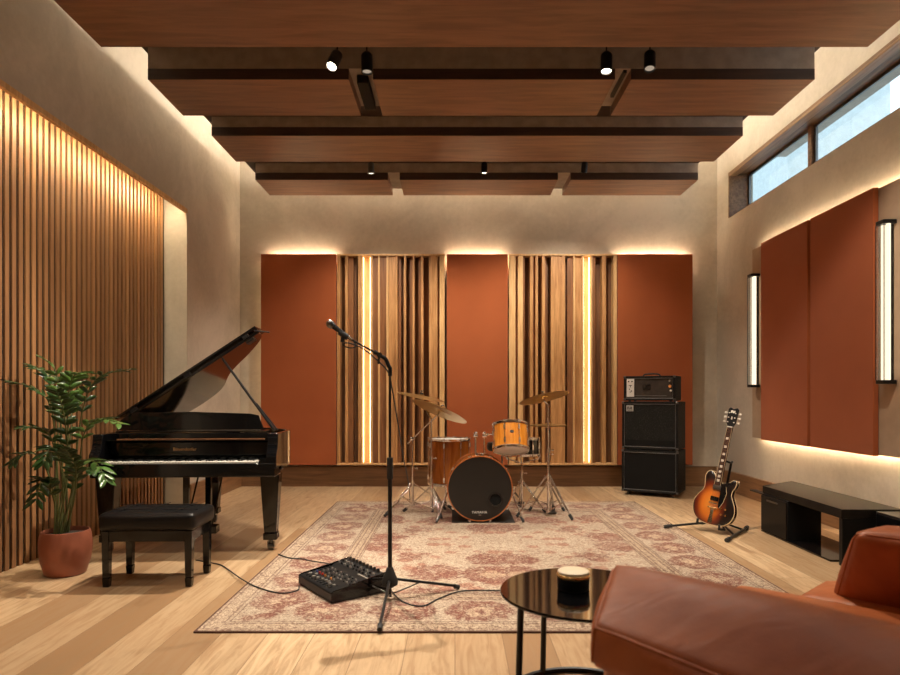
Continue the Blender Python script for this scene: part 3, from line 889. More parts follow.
# ================================================================== potted palm
pl = thing('potted_palm', 'leafy green palm in a terracotta pot beside the piano', 'plant', (-2.615, 4.30, 0))
pot = MB().lathe([(.0, .0005), (.128, .0005), (.140, .01), (.166, .09), (.178, .16), (.180, .20), (.171, .265), (.163, .292), (.157, .294), (.152, .286), (.155, .25), (.0, .25)], 56)
pot.xf(Matrix.Scale(.89, 4, (1, 0, 0)) @ Matrix.Scale(.89, 4, (0, 1, 0))).build('pot', 'terracotta', pl, angle=50)
MB().lathe([(.0, .2505), (.136, .2505), (.134, .262), (.10, .268), (.0, .272)], 40).build('soil', 'soil', pl)
fr = [  # control points in the photo's frame with a depth, from soil to tip ; leaf fraction start
    ([(60, 532, 4.33), (56, 455, 4.30), (50, 405, 4.24), (32, 388, 4.20), (9, 381, 4.12)], .45, 'leaf'),
    ([(63, 532, 4.33), (62, 450, 4.33), (60, 400, 4.34), (55, 370, 4.34), (42, 358, 4.30)], .42, 'leaf_light'),
    ([(66, 532, 4.33), (68, 450, 4.33), (68, 400, 4.30), (74, 376, 4.25), (88, 373, 4.20)], .45, 'leaf_light'),
    ([(68, 532, 4.33), (76, 455, 4.30), (84, 405, 4.28), (98, 378, 4.24), (129, 369, 4.20)], .45, 'leaf'),
    ([(68, 532, 4.33), (78, 470, 4.28), (84, 434, 4.22), (98, 419, 4.18), (120, 424, 4.12)], .45, 'leaf_light'),
    ([(66, 532, 4.33), (72, 490, 4.26), (80, 464, 4.18), (95, 462, 4.08), (106, 480, 4.02)], .38, 'leaf_light'),
    ([(62, 532, 4.33), (58, 480, 4.26), (52, 440, 4.18), (40, 428, 4.10), (22, 427, 4.04)], .42, 'leaf'),
    ([(60, 532, 4.33), (53, 490, 4.30), (42, 460, 4.25), (27, 453, 4.18), (12, 462, 4.10)], .42, 'leaf'),
    ([(62, 532, 4.33), (58, 440, 4.38), (55, 395, 4.42), (47, 375, 4.44), (33, 366, 4.45)], .48, 'leaf'),
    ([(65, 532, 4.33), (68, 470, 4.24), (66, 430, 4.14), (62, 405, 4.06), (57, 392, 3.98)], .40, 'leaf'),
    ([(64, 532, 4.33), (70, 440, 4.38), (72, 410, 4.44), (76, 395, 4.48), (84, 388, 4.52)], .45, 'leaf_light'),
    ([(61, 532, 4.33), (55, 505, 4.26), (48, 484, 4.18), (42, 480, 4.10), (36, 500, 4.04)], .35, 'leaf'),
    ([(67, 532, 4.33), (72, 505, 4.36), (76, 480, 4.40), (84, 470, 4.42), (94, 472, 4.42)], .4, 'leaf'),
    ([(63, 532, 4.33), (62, 480, 4.20), (58, 455, 4.10), (50, 448, 4.02), (44, 462, 3.96)], .42, 'leaf'),
    ([(65, 532, 4.33), (67, 480, 4.40), (66, 425, 4.46), (63, 400, 4.50), (66, 380, 4.52)], .45, 'leaf'),
    ([(66, 532, 4.33), (74, 500, 4.24), (76, 470, 4.16), (70, 455, 4.08), (64, 448, 4.02)], .4, 'leaf')]
base_l = Vector(pl.location)
for k, (cp, f0, mt) in enumerate(fr):
    pts = [W(a, c_, yy) - base_l for a, c_, yy in cp]
    pts[0].z = .262; pts[0] = Vector((max(-.10, min(.10, pts[0].x)), (random.random() - .5) * .12, .262))
    path = smooth_path(pts, 12); N_ = len(path)
    sk = MB().tube(path, .004, 6, rs=[.0055 * (1 - .75 * i / N_) + .0008 for i in range(N_)])
    lf = MB(); i0 = int(N_ * f0); cntl = 9
    for q in range(cntl):
        tt = i0 + (N_ - 2 - i0) * q / (cntl - 1); i = int(tt); p = path[i].lerp(path[min(i + 1, N_ - 1)], tt - i)
        tg = (path[min(i + 1, N_ - 1)] - path[max(i - 1, 0)]).normalized()
        for sd in (-1, 1):
            side = tg.cross(Vector((0, 0, 1)))
            if side.length < .25: side = tg.cross(Vector((0, 1, 0)))
            side.normalize(); up = side.cross(tg).normalized()
            fq = q / (cntl - 1)
            ln = (.125 * (1 - .55 * abs(fq - .35)) ) * random.uniform(.8, 1.1); wd = .0165 * random.uniform(.85, 1.2)
            dr = (side * sd * random.uniform(.7, 1.0) + tg * random.uniform(.6, 1.0) + up * random.uniform(.0, .35)).normalized()
            wv = dr.cross(up).normalized(); nn = wv.cross(dr)
            st0 = []; S = 5
            for a in range(S + 1):
                s_ = a / S; c_ = p + dr * ln * s_ + Vector((0, 0, -1)) * ln * .28 * s_ * s_
                ww = wd * math.sin(math.pi * min(1, s_ * .92 + .06)) ** .8 if a < S else .0005
                st0.append((c_ + wv * ww, c_ - nn * ww * .35, c_ - wv * ww))
            vs = [x for r_ in st0 for x in r_]; fs = []
            for a in range(S):
                for b_ in range(2):
                    fs.append((a * 3 + b_, a * 3 + b_ + 1, a * 3 + b_ + 4, a * 3 + b_ + 3))
            lf.add(vs, fs)
    fo = lf.build('frond', mt, pl, angle=70)
    so = fo.modifiers.new('thick', 'SOLIDIFY'); so.thickness = .0012; so.offset = 0
    sk.build('stalk', 'stalk', fo)

# ================================================================== microphone stand
BX, BY = -.379, 3.73
ms = thing('microphone_stand', 'tall black boom microphone stand on the front of the rug', 'microphone stand', (BX, BY, ZRUG))
k_ = BY / 640
MB().rod((0, 0, .14), (0, 0, .80), .0125, n=16).build('lower_tube', 'black_metal', ms)
MB().rod((0, 0, .80), (0, 0, 1.36 - ZRUG), .0075, n=14).build('upper_tube', 'black_metal', ms)
MB().rod((0, 0, .70), (0, 0, .825), .018, n=18).build('height_clutch', 'black_rubber', ms, bevel=.003)
MB().lathe([(.0, .07), (.020, .07), (.045, .085), (.047, .11), (.030, .15), (.018, .185), (.0, .185)], 20).build('leg_hub', 'black_rubber', ms)
MB().rod((0, 0, .015), (0, 0, .075), .010).build('centre_rod', 'black_metal', ms)
for fx, fy in ((.404, .19), (.0, -.52), (-.42, .27)):
    l_ = MB().rod((fx * .06, fy * .06, .115), (fx * .97, fy * .97, .022), .0085, n=12).build('leg', 'black_metal', ms)
    MB().rod((fx * .93, fy * .93, .0225), (fx * 1.0, fy * 1.0, .013), .0145, .0125, n=14).build('rubber_foot', 'black_rubber', l_)
    MB().rod((fx * .03, fy * .03, .03), (fx * .42, fy * .42, .074), .004).build('leg_brace', 'steel_grey', l_)
def mp(px, py, dy=0): return W(px, py, BY + dy) - Vector((BX, BY, ZRUG))
neck = smooth_path([(0, 0, 1.30), (0, 0, 1.345), mp(388.6, 366), mp(385.5, 359), mp(380, 355.5), mp(374, 351.5)], 6)
MB().tube(neck, .012, 12).build('swivel_neck', 'black_metal', ms)
MB().rod(mp(376, 353), mp(346.5, 337), .006, n=12).build('boom_arm', 'black_metal', ms)
MB().rod(mp(379.5, 355, -.03), mp(379.5, 355, .02), .016).rod(mp(379, 357, -.01), mp(378.5, 364, -.01), .007).build('clutch_knob', 'black_rubber', ms)
MB().rod(mp(348, 337.5), mp(339, 332), .0175, .0165, n=16).build('microphone_clip', 'black_rubber', ms)
MB().rod(mp(343, 336), mp(342.2, 342), .011, n=12).build('clip_joint', 'black_rubber', ms)
mic = thing('microphone', 'black vocal microphone with rounded grille held by the tall stand', 'microphone', W(328.5, 322.5, BY))
def mq(px, py): return W(px, py, BY) - W(328.5, 322.5, BY)
MB().rod(mq(333.5, 326.5), mq(346.5, 335.5), .0155, .0115, n=18).build('handle', 'black_satin', mic)
MB().rod(mq(332.6, 325.8), mq(333.6, 326.6), .022, .019, n=18).build('collar', 'steel_grey', mic)
MB().ball(tuple(mq(330.2, 324)), .0245, 20).build('grille', 'steel_grey', mic)
MB().rod(mq(346.5, 335.5), mq(352.5, 339.5), .0085, n=12).build('plug', 'chrome', mic)
pts = [W(352.5, 339.8, BY), W(356, 346, BY - .005), W(350, 348, BY - .01), W(343, 345, BY - .02), W(348, 343, BY - .03), W(362, 348, BY - .02), W(377, 360, BY - .03), W(388, 372, BY - .02), W(392, 388, BY + .02),
       W(397, 418, 4.0), W(404, 460, 4.6), W(408, 480, 5.3), W(409.5, 494, 6.2), W(410, 500, 6.9), FL(409, 499.5, .006), FL(403, 498, .006)]
pts[-2].z = .006; pts[-1].z = .006
tag(MB().tube(smooth_path(pts, 8), .0042, 6).build('microphone_cable', 'black_rubber'), 'black cable from the microphone dropping diagonally behind the tall stand', 'cable')

# ================================================================== mixer
mx_ = thing('mixing_console', 'compact black mixing desk with small coloured knobs lying on the rug', 'mixer', (-.98, 4.02, ZRUG), (0, 0, R(-53.6)))
ML, MD = .465, .36
prof = [(0, .006), (0, .055), (.012, .064), (.22, .084), (.24, .098), (MD - .01, .118), (MD, .112), (MD, .006)]
MB().prism(prof, 0, ML, 'yz').build('body', 'black_satin', mx_, bevel=.004)
for x in (-.004, ML - .006):
    MB().prism([(-.002, .004), (-.002, .058), (.012, .068), (.24, .104), (MD, .124), (MD + .002, .004)], x, x + .010, 'yz').build('side_cheek', 'black_gloss', mx_, bevel=.002)
def surf(y):
    for (a, za), (b_, zb_) in zip(prof[2:6], prof[3:7]):
        if a <= y <= b_: return za + (zb_ - za) * (y - a) / (b_ - a)
    return .1
def knob_mesh(r, h, mat): return MB().rod((0, 0, 0), (0, 0, h), r, r * .8, n=12).box(-.0012, .0012, 0, r * .95, h, h + .001)
protos = {}
def put_knob(x, y, r, h, mat, nm='knob'):
    z = surf(y)
    key_ = (r, h, mat)
    if key_ not in protos:
        protos[key_] = knob_mesh(r, h, mat).build(nm, mat, mx_, loc=(x, y, z), bevel=.001)
    else: link(protos[key_], mx_, (x, y, z))
random.seed(3)
for c_ in range(11):
    x = .03 + c_ * .040
    for r_, y in enumerate((.135, .165, .195)):
        put_knob(x, y, .006, .009, random.choice(['knob_grey', 'black_rubber', 'black_rubber', 'knob_grey']))
    for y in (.262, .292):
        put_knob(x, y, .0075, .013, random.choice(['black_rubber', 'black_rubber', 'knob_grey']), 'jack_cap')
for c_ in range(7):
    x = .05 + c_ * .040
    put_knob(x, .10, .007, .012, ['knob_blue', 'knob_red', 'knob_red', 'knob_orange', 'knob_grey', 'knob_orange', 'knob_grey'][c_])
fd = MB().box(-.006, .006, -.009, .009, .001, .014).build('fader_cap', 'knob_grey', mx_, loc=(.06, .05, surf(.05)), bevel=.002)
for c_ in range(1, 9): link(fd, mx_, (.06 + c_ * .04, .035 + random.random() * .04, surf(.05)))
m = MB()
for c_ in range(9): m.box(.058 + c_ * .04, .062 + c_ * .04, .022, .086, .0645, .0722)
m.build('fader_slot', 'black_rubber', mx_)
MB().box(.33, .455, .235, .245, .0955, .1015).build('screen_strip', 'knob_grey', mx_)
jk = MB().rod((0, 0, 0), (0, 0, .022), .010, n=14).rod((0, 0, .022), (0, 0, .0225), .006, n=10).build('jack', 'steel_grey', mx_, loc=(.05, .335, .113))
for c_ in range(1, 9): link(jk, mx_, (.05 + c_ * .045, .335, .113))

def cable(name, pts, lb, r=.0042):
    return tag(MB().tube(smooth_path(pts, 8), r, 6).build(name, 'black_rubber'), lb, 'cable')
zr = ZRUG + .005
cable('cable', [FL(196, 560, .006), FL(213, 563, .006), FL(223, 566, .006), FL(240, 578, zr + .004), FL(257, 587, zr), FL(280, 593, zr), FL(297, 590.5, zr), Vector((-.955, 3.92, .03))],
      'thin black cable curling from the piano bench to the mixing desk')
e_ = mx_.matrix_basis @ Vector((.05, MD + .004, .06))
cable('cable', [FL(278, 554, zr), FL(290, 558, zr), FL(304, 559, zr), FL(312, 561, zr + .004), Vector((e_.x, e_.y + .06, .05)), Vector((e_.x + .006, e_.y + .005, .066))],
      'short black cable on the rug plugged into the back of the mixing desk')
e_ = mx_.matrix_basis @ Vector((.40, MD + .003, .05))
cable('cable', [Vector((e_.x, e_.y, .055)), Vector((e_.x + .04, e_.y - .01, .03)), FL(402, 601, zr), FL(422, 606, zr), FL(440, 598, zr), FL(462, 591, zr), FL(500, 590.5, zr), FL(560, 592, zr), FL(640, 596, zr)],
      'black cable running right from the mixing desk past the microphone stand')

# ================================================================== drum kit
def drum(name, lb, cat, loc, rot, Rr, dep, shell, hoop='chrome', lugs=8, top='white_paint', bot='white_paint', hoopw=.02, badge=None, group=None):
    o = thing(name, lb, cat, loc, rot, group)
    MB().lathe([(Rr - .006, 0.012), (Rr, .012), (Rr, dep - .012), (Rr - .006, dep - .012)], 64).build('shell', shell, o, angle=50)
    for nm, z, mt in (('batter_head', dep - .008, top), ('resonant_head', .004, bot)):
        MB().lathe([(0, z), (Rr - .001, z), (Rr + .001, z + .004), (0, z + .004)], 64).build(nm, mt, o)
    for z in (dep - .012, -.012 + .0):
        MB().lathe([(Rr + .001, z), (Rr + .008, z), (Rr + .009, z + hoopw), (Rr + .012, z + hoopw + .003), (Rr + .002, z + hoopw + .003), (Rr + .001, z)], 64).build('hoop', hoop, o, angle=50)
    lz = .055 if dep > .2 else dep / 2
    lg = MB().box(-.009, .009, Rr, Rr + .018, lz - .025, lz + .025)
    if dep > .2: lg.box(-.009, .009, Rr, Rr + .018, dep - lz - .025, dep - lz + .025)
    lg.rod((0, Rr + .011, -.01), (0, Rr + .011, dep + .01), .003)
    lg.rod((0, Rr + .011, -.018), (0, Rr + .011, -.006), .007).rod((0, Rr + .011, dep + .004), (0, Rr + .011, dep + .018), .007)
    l_ = lg.build('tension_lug', 'chrome', o, bevel=.002)
    for i in range(lugs):
        if i: link(l_, o, rot=(0, 0, 2 * math.pi * (i + .5) / lugs))
    l_.rotation_euler = (0, 0, math.pi / lugs)
    return o
# kick: axis towards the camera
KX, KY, KR, KD = .2325, 5.96, .298, .42
kd = thing('bass_drum', 'large bass drum with black front head at the centre of the kit', 'drum', (KX, KY, .3165 + ZRUG), (0, 0, 0), 'amber drums of the kit')
MB().lathe([(KR - .008, .03), (KR - .004, .03), (KR - .004, KD - .03), (KR - .008, KD - .03)], 72, axis='y').build('shell', 'amber_shell_dark', kd, angle=50)
for a, b_ in ((0, .038), (KD - .038, KD)):
    MB().lathe([(KR - .002, a), (KR + .008, a), (KR + .008, b_), (KR - .002, b_), (KR - .002, a)], 72, axis='y').build('hoop', 'hoop_wood', kd, bevel=.002)
for a in (0.010, KD - .014):
    MB().lathe([(0, a), (KR - .0025, a), (KR - .0025, a + .004), (0, a + .004)], 72, axis='y').build('drum_head', 'black_head', kd)
px_, pz_ = (495.5 - 455) * KY / 640 - KX, 1.2 - (500 - 395) * KY / 640 - .323
MB().lathe([(.052, .0), (.066, .0), (.066, .0095), (.052, .0095), (.052, 0)], 40, c=(px_, -.001, pz_), axis='y').build('port_ring', 'black_gloss', kd)
MB().lathe([(0, .0085), (.0515, .0085), (.0515, .0097), (0, .0097)], 40, c=(px_, 0, pz_), axis='y').build('sound_port', 'grille_black', kd)
text_mb('YAMAHA', .034, .0004, space=1.05).xf(Matrix.Translation((-.005, .0092, -.222)) @ Matrix.Rotation(R(90), 4, 'X')).build('lettering', 'white_paint', kd, smooth=False)['label'] = 'small white lettering'
MB().box(-.012, .012, .009, .0098, -.250, -.243).build('lettering_mark', 'knob_grey', kd)
lg = MB().box(-.010, .010, KR - .002, KR + .016, .10, .16).rod((0, KR + .014, .02), (0, KR + .014, .11), .003).box(-.013, .013, KR + .0095, KR + .024, -.004, .024)
lg.xf(Matrix.Rotation(R(90), 4, 'X') @ Matrix.Scale(-1, 4, (0, 0, 1)))
l_ = lg.build('tension_claw', 'chrome', kd, bevel=.002)
for i in range(10):
    if i: link(l_, kd, rot=(0, 2 * math.pi * (i + .5) / 10, 0))
l_.rotation_euler = (0, math.pi / 10, 0)
for s_ in (-1, 1):
    zf = -.3165 + .002
    sp = MB().rod((s_ * (KR + .004), .13, -.04), (s_ * (KR + .10), -.02, zf + .03), .0085).rod((s_ * (KR - .012), .13, -.04), (s_ * (KR + .02), .13, -.04), .02).build('spur', 'chrome', kd)
    MB().rod((s_ * (KR + .085), .003, zf + .055), (s_ * (KR + .106), -.03, zf + .012), .014, .012).build('rubber_foot', 'black_rubber', sp)
MB().rod((0, .18, KR - .006), (0, .18, KR + .022), .045, n=24).build('mount_plate', 'chrome', kd, bevel=.003)
for xx in (-.035, .05):
    hgt = .195
    MB().rod((xx, .18, KR + .01), (xx, .18, KR + hgt), .0095).rod((xx - .02, .18, KR + hgt - .015), (xx + .02, .18, KR + hgt - .015), .017).ball((xx, .18, KR + hgt + .01), .02).build('tom_post', 'chrome', kd)
MB().rod((.05, .18, KR + hgt), (.121, .185, KR + hgt + .002), .008).rod((.085, .18, KR + hgt - .012), (.085, .18, KR + hgt + .014), .012).build('tom_arm', 'chrome', kd)
tag(MB().box(-.03, .56, 5.955, 6.85, ZRUG, ZRUG + .004).build('black_sheet', 'black_rubber'), 'flat black sheet lying under the bass drum', 'mat')  # thin black sheet on the rug beneath the bass drum
# rack tom
tm = drum('rack_tom', 'small bright amber tom tilted on the bass drum post', 'drum', (.535, 6.125, .675), (R(-20), 0, R(0)), .166, .240, 'amber_shell', lugs=8, group='amber drums of the kit')
m = MB().rod((0, -.1670, .135), (0, -.169, .135), .013, n=20); m.xf(Matrix.Translation((0, 0, .135)) @ Matrix.Scale(1.5, 4, (1, 0, 0)) @ Matrix.Translation((0, 0, -.135)))
bd = m.build('badge', 'black_satin', tm)
text_mb('YAMAHA', .0085, .0003).xf(Matrix.Translation((0, -.1694, .135)) @ Matrix.Rotation(R(90), 4, 'X')).build('lettering', 'white_paint', bd, smooth=False)
# floor tom
ft = drum('floor_tom', 'tall dark amber floor tom standing left behind the bass drum', 'drum', (-.062, 6.67, .285), (0, 0, R(10)), .212, .455, 'amber_shell_dark', lugs=8, group='amber drums of the kit')
lgm = MB().rod((0, .235, -.25), (0, .235, .26), .006).box(-.014, .014, .212, .243, .13, .20)
lg0 = lgm.build('leg', 'chrome', ft); MB().rod((0, .235, -.2735), (0, .235, -.235), .014, .011).build('rubber_foot', 'black_rubber', lg0)
for a in (125, 245):
    l1 = link(lg0, ft, rot=(0, 0, R(a)))
    for ch in lg0.children: link(ch, l1)
# snare
sn = drum('snare_drum', 'shallow black snare drum on its stand behind the small tom', 'drum', (.685, 6.56, .585), (R(-3), 0, R(12)), .178, .165, 'black_gloss', lugs=10)
MB().box(.17, .20, -.02, .02, .06, .13).build('strainer', 'chrome', sn, bevel=.002)

def tripod(name, lb, cat, loc, ztop, feet, zh=.40, zlow=.06, rp=.0125, zmid=None, pmat='chrome'):
    o = thing(name, lb, cat, loc)
    zm = zmid or ztop * .6
    MB().rod((0, 0, zlow - .02), (0, 0, zm), rp, n=16).rod((0, 0, zm - .03), (0, 0, zm + .012), rp + .006, n=16).build('lower_tube', pmat, o)
    MB().rod((0, 0, zm), (0, 0, ztop), rp * .7, n=14).build('upper_tube', pmat, o)
    MB().rod((0, 0, zh - .02), (0, 0, zh + .02), rp + .01, n=16).build('collar', pmat, o)
    MB().rod((0, 0, zlow - .015), (0, 0, zlow + .015), rp + .008, n=16).build('collar', pmat, o)
    MB().rod((.0, 0, zm - .01), (.045, 0, zm - .01), .005).ball((.045, 0, zm - .01), .011, 10).rod((0, 0, zh), (-.04, .0, zh), .005).build('wing_nut', pmat, o)
    for fx, fy in feet:
        f_ = Vector((fx, fy, .018)); hb = Vector((fx * .06, fy * .06, zh)); d_ = Vector((-fy, fx, 0)).normalized() * .010
        q = hb.lerp(f_, .62); lw = Vector((fx * .05, fy * .05, zlow))
        l_ = MB().rod(hb + d_, f_ + d_ * .5, .0055).rod(hb - d_, f_ - d_ * .5, .0055).build('leg', pmat, o)
        MB().rod(lw + d_ * .6, q + d_ * .6, .0045).rod(lw - d_ * .6, q - d_ * .6, .0045).build('leg_brace', pmat, l_)
        MB().rod(hb.lerp(f_, .9), tuple(f_ + Vector((fx * .03, fy * .03, -.004))), .016, .014, n=12).build('rubber_foot', 'black_rubber', l_)
    return o
def cymbal(name, lb, center, nrm, r, cat='cymbal', bell=1.0):
    n_ = Vector(nrm).normalized(); q = n_.to_track_quat('Z', 'Y')
    o = thing(name, lb, cat, center); o.rotation_euler = q.to_euler()
    h = r * .10
    pf = [(.007, h * .98 + .001), (r * .10, h * .92), (r * .17, h * .62), (r * .22, h * .50), (r * .6, h * .26), (r, 0)]
    MB().lathe(pf + [(a, b_ - .0015) for a, b_ in pf[::-1]] + [pf[0]], 72).build('plate', 'cymbal_bronze', o, angle=50)
    return o, q
def topper(o_stand, center, nrm, start):
    n_ = Vector(nrm).normalized(); c_ = Vector(center) - o_stand.location
    s_ = Vector(start)
    MB().rod(s_, c_ - n_ * .03, .0085).rod(c_ - n_ * .04, c_ + n_ * .075, .0045).rod(c_ - n_ * .02, c_ + n_ * .0, .014).build('tilter', 'chrome', o_stand)
    MB().rod(c_ + n_ * .03, c_ + n_ * .045, .017).build('felt', 'black_rubber', o_stand)
    MB().ball(tuple(c_ + n_ * .062), .009, 10).box(c_.x + n_.x * .06 - .02, c_.x + n_.x * .06 + .02, c_.y - .003 + n_.y * .06, c_.y + .003 + n_.y * .06, c_.z + n_.z * .06 - .004, c_.z + n_.z * .06 + .008).build('wing_nut', 'chrome', o_stand)
def feetpx(cx, cy, lst): return [(FL(a, b_).x - cx, FL(a, b_).y - cy) for a, b_ in lst]
# A (nearer left stand)
A = tripod('cymbal_stand', 'straight chrome cymbal stand, the left one nearer the bass drum', 'cymbal stand', (-.235, 6.36, ZRUG), .95, [(-.28, .12), (.10, -.22), (.13, .24)], zh=.27)
cA = W(421, 397, 6.50)
topper(A, cA, (.20, -.06, .97), (0, 0, .95))
cymbal('cymbal', 'thin tilted bronze cymbal behind, highest on the left of the kit', cA, (.20, -.06, .97), .245)
# B (far left stand with boom)
B = tripod('cymbal_stand', 'chrome boom cymbal stand with splayed legs, leftmost of the kit', 'cymbal stand', (-.436, 6.60, ZRUG), .74, [(-.24, -.37), (.40, .02), (-.20, .36)], zh=.27)
cB = W(439.5, 411.5, 6.22)
nB = (.37, .20, .90)
e0 = Vector((0, 0, .74)); cl = cB - B.location; e1 = cl - Vector(nB).normalized() * .03; dirn = (e1 - e0).normalized()
MB().rod(e0 - dirn * .12, e1, .0065).rod(e0 - Vector((.02, 0, 0)), e0 + Vector((.02, 0, 0)), .016).build('boom_arm', 'chrome', B)
topper(B, cB, nB, e1 - Vector((0, 0, .001)))
cymbal('cymbal', 'large dark bronze cymbal tilted to the right, seen from below', cB, nB, .285)
# ride stand right
C_ = tripod('cymbal_stand', 'chrome cymbal stand right of the kit in front of the hi-hat', 'cymbal stand', (.912, 6.26, ZRUG), 1.10, [(.19, -.22), (-.31, -.07), (.10, .30)], zh=.40)
cC = W(544, 398, 6.28)
topper(C_, cC, (-.20, .20, .95), (0, 0, 1.10))
cymbal('cymbal', 'bright bronze cymbal, highest on the right of the kit', cC, (-.20, .20, .95), .250)
# hi-hat
Dh = tripod('hi_hat_stand', 'chrome hi-hat stand with foot pedal behind the right cymbal stand', 'cymbal stand', (.965, 6.62, ZRUG), .98, [(-.20, -.08), (.14, -.12), (.04, .26)], zh=.28, rp=.011)
MB().box(-.045, .045, -.27, -.02, .012, .022).build('pedal', 'black_metal', Dh, bevel=.003)
zc = 1.2 - 30.5 * 6.62 / 640
for dz, nz, lb in ((.006, 1, 'upper cymbal of the closed hi-hat pair'), (-.004, -1, 'lower cymbal of the closed hi-hat pair')):
    cymbal('hi_hat_cymbal', lb, (.965, 6.62, zc + dz), (0.0, 0, nz), .193)
MB().rod((0, 0, zc - ZRUG + .03), (0, 0, zc - ZRUG + .07), .012).rod((0, 0, zc - ZRUG - .075), (0, 0, zc - ZRUG - .03), .020).build('hat_clutch', 'black_metal', Dh)
# snare stand
Sn = tripod('snare_stand', 'low chrome snare drum stand with basket arms behind the bass drum', 'drum stand', (.685, 6.56, ZRUG), .50, [(-.22, -.16), (.22, -.14), (.0, .26)], zh=.30, zmid=.40)
for a in (90, 210, 330):
    c0, s0 = math.cos(R(a)), math.sin(R(a))
    MB().rod((0, 0, .49), (c0 * .18, s0 * .18, .545 - 0), .006).rod((c0 * .18, s0 * .18, .54), (c0 * .205, s0 * .205, .585), .0075).build('basket_arm', 'chrome', Sn)
# throne
th = tripod('drum_throne', 'round black drum throne behind the small tom', 'stool', (.515, 7.02, ZRUG), .58, [(-.22, -.14), (.22, -.12), (.0, .26)], zh=.30, zmid=.40, pmat='steel_grey')
MB().lathe([(0, .58), (.15, .58), (.165, .60), (.168, .64), (.155, .67), (0, .675)], 40).build('seat', 'black_leather', th)

# ================================================================== amplifier stack
ARZ = R(-30)
def amp_loc(dx, dy, z):
    c_, s_ = math.cos(ARZ), math.sin(ARZ)
    return (2.01 + dx * c_ - dy * s_, 7.72 + dx * s_ + dy * c_, z)
def cabinet(name, lb, cat, dx, dy, z, w_, d_, h_, grille, casters=False, feet=False, group=None):
    o = thing(name, lb, cat, amp_loc(dx, dy, z), (0, 0, ARZ), group)
    zb = .045 if casters else (.012 if feet else 0)
    h_ -= zb; t_ = .022
    m_ = MB().box(0, w_, .03, d_, zb, zb + h_); 
    m_.box(0, t_, 0, .031, zb, zb + h_).box(w_ - t_, w_, 0, .031, zb, zb + h_).box(t_, w_ - t_, 0, .031, zb, zb + t_).box(t_, w_ - t_, 0, .031, zb + h_ - t_, zb + h_)
    m_.build('body', 'black_tolex', o, bevel=.004)
    x0, x1, q0, q1 = t_, w_ - t_, zb + t_, zb + h_ - t_
    MB().box(x0 + .004, x1 - .004, .012, .0295, q0 + .004, q1 - .004).build('grille', grille, o, bevel=.002)
    r_ = .0055
    MB().tube([(x0 + .006, .008, q0 + .006), (x1 - .006, .008, q0 + .006), (x1 - .006, .008, q1 - .006), (x0 + .006, .008, q1 - .006)], r_, 6, closed=True).build('piping', 'silver_piping', o)
    cn = MB().box(-.002, .026, -.002, .026, -.002, .026)
    k = None
    for cx, sx_ in ((0, 1), (w_, -1)):
        for cz, sz_ in ((zb, 1), (zb + h_, -1)):
            MB().soft([(cx + sx_ * a, b_, cz + sz_ * c__) for c__ in (-.003, .028) for b_ in (-.004, .028) for a in (-.003, .028)], r=.008, bulge=0, n=4).build('corner_cap', 'steel_grey', o)
    if casters:
        for cx in (.07, w_ - .07):
            for cy in (.06, d_ - .06):
                MB().rod((cx - .012, cy, .022), (cx + .012, cy, .022), .0215, n=18).box(cx - .02, cx + .02, cy - .02, cy + .02, .038, zb).build('caster', 'steel_grey', o)
    if feet:
        for cx in (.06, w_ - .06):
            for cy in (.05, d_ - .05):
                MB().rod((cx, cy, 0), (cx, cy, zb), .016).build('rubber_foot', 'black_rubber', o)
    return o, zb, h_
cabinet('speaker_cabinet', 'plain black speaker cabinet on casters, bottom of the amplifier stack', 'speaker', 0, 0, 0, .655, .46, .545, 'grille_black', casters=True, group='amplifier stack')
o, zb, h_ = cabinet('speaker_cabinet', 'black speaker cabinet with grey speckled grille, middle of the stack', 'speaker', .004, .0, .5455, .648, .46, .575, 'grille_cloth', feet=True, group='amplifier stack')
MB().box(.03, .618, .008, .0115, zb + .028, zb + .11).build('lower_panel', 'grille_black', o)
bd = MB().box(.05, .135, .006, .0115, zb + h_ - .115, zb + h_ - .045).build('badge', 'badge_silver', o, bevel=.002); bd['label'] = 'pale square badge'
m = MB()
for (a, b_, c_, d_) in ((.062, .07, -.095, -.060), (.07, .078, -.068, -.060), (.078, .086, -.095, -.060), (.092, .10, -.095, -.075), (.10, .108, -.085, -.06), (.112, .120, -.095, -.060), (.062, .122, -.106, -.102)):
    m.box(a, b_, .0048, .0058, zb + h_ + c_, zb + h_ + d_)
m.build('emblem', 'black_satin', bd)
o, zb, h_ = cabinet('amplifier_head', 'small black amplifier head with white control plate on the stack', 'amplifier', .016, .03, 1.1215, .60, .36, .305, 'grille_brown', feet=True, group='amplifier stack')
cp = MB().box(.035, .125, .004, .0115, zb + .045, zb + h_ - .035).build('control_plate', 'white_paint', o, bevel=.002); cp['label'] = 'cream white control plate'
m = MB(); zt = zb + h_
m.rod((.06, .0035, zt - .065), (.06, .0, zt - .065), .009).rod((.10, .0035, zt - .065), (.10, .0, zt - .065), .009)
m.box(.062, .10, .0025, .0038, zt - .115, zt - .108).box(.077, .085, .0025, .0038, zt - .135, zt - .115)
m.box(.065, .075, .0025, .0038, zt - .165, zt - .150).box(.085, .10, .0025, .0038, zt - .185, zt - .172).box(.07, .09, .0025, .0038, zt - .195, zt - .188)
m.build('control_marks', 'black_satin', cp)
m = MB().tube([(.245 + .022 * math.cos(a), .008, zb + .17 + .022 * math.sin(a)) for a in [i * math.pi / 8 for i in range(16)]], .004, 6, closed=True)
m.tube([(.295 + .022 * math.cos(a), .008, zb + .17 + .022 * math.sin(a)) for a in [i * math.pi / 8 for i in range(16)]], .004, 6, closed=True).box(.225, .315, .006, .011, zb + .13, zb + .14)
m.build('emblem', 'black_satin', o)
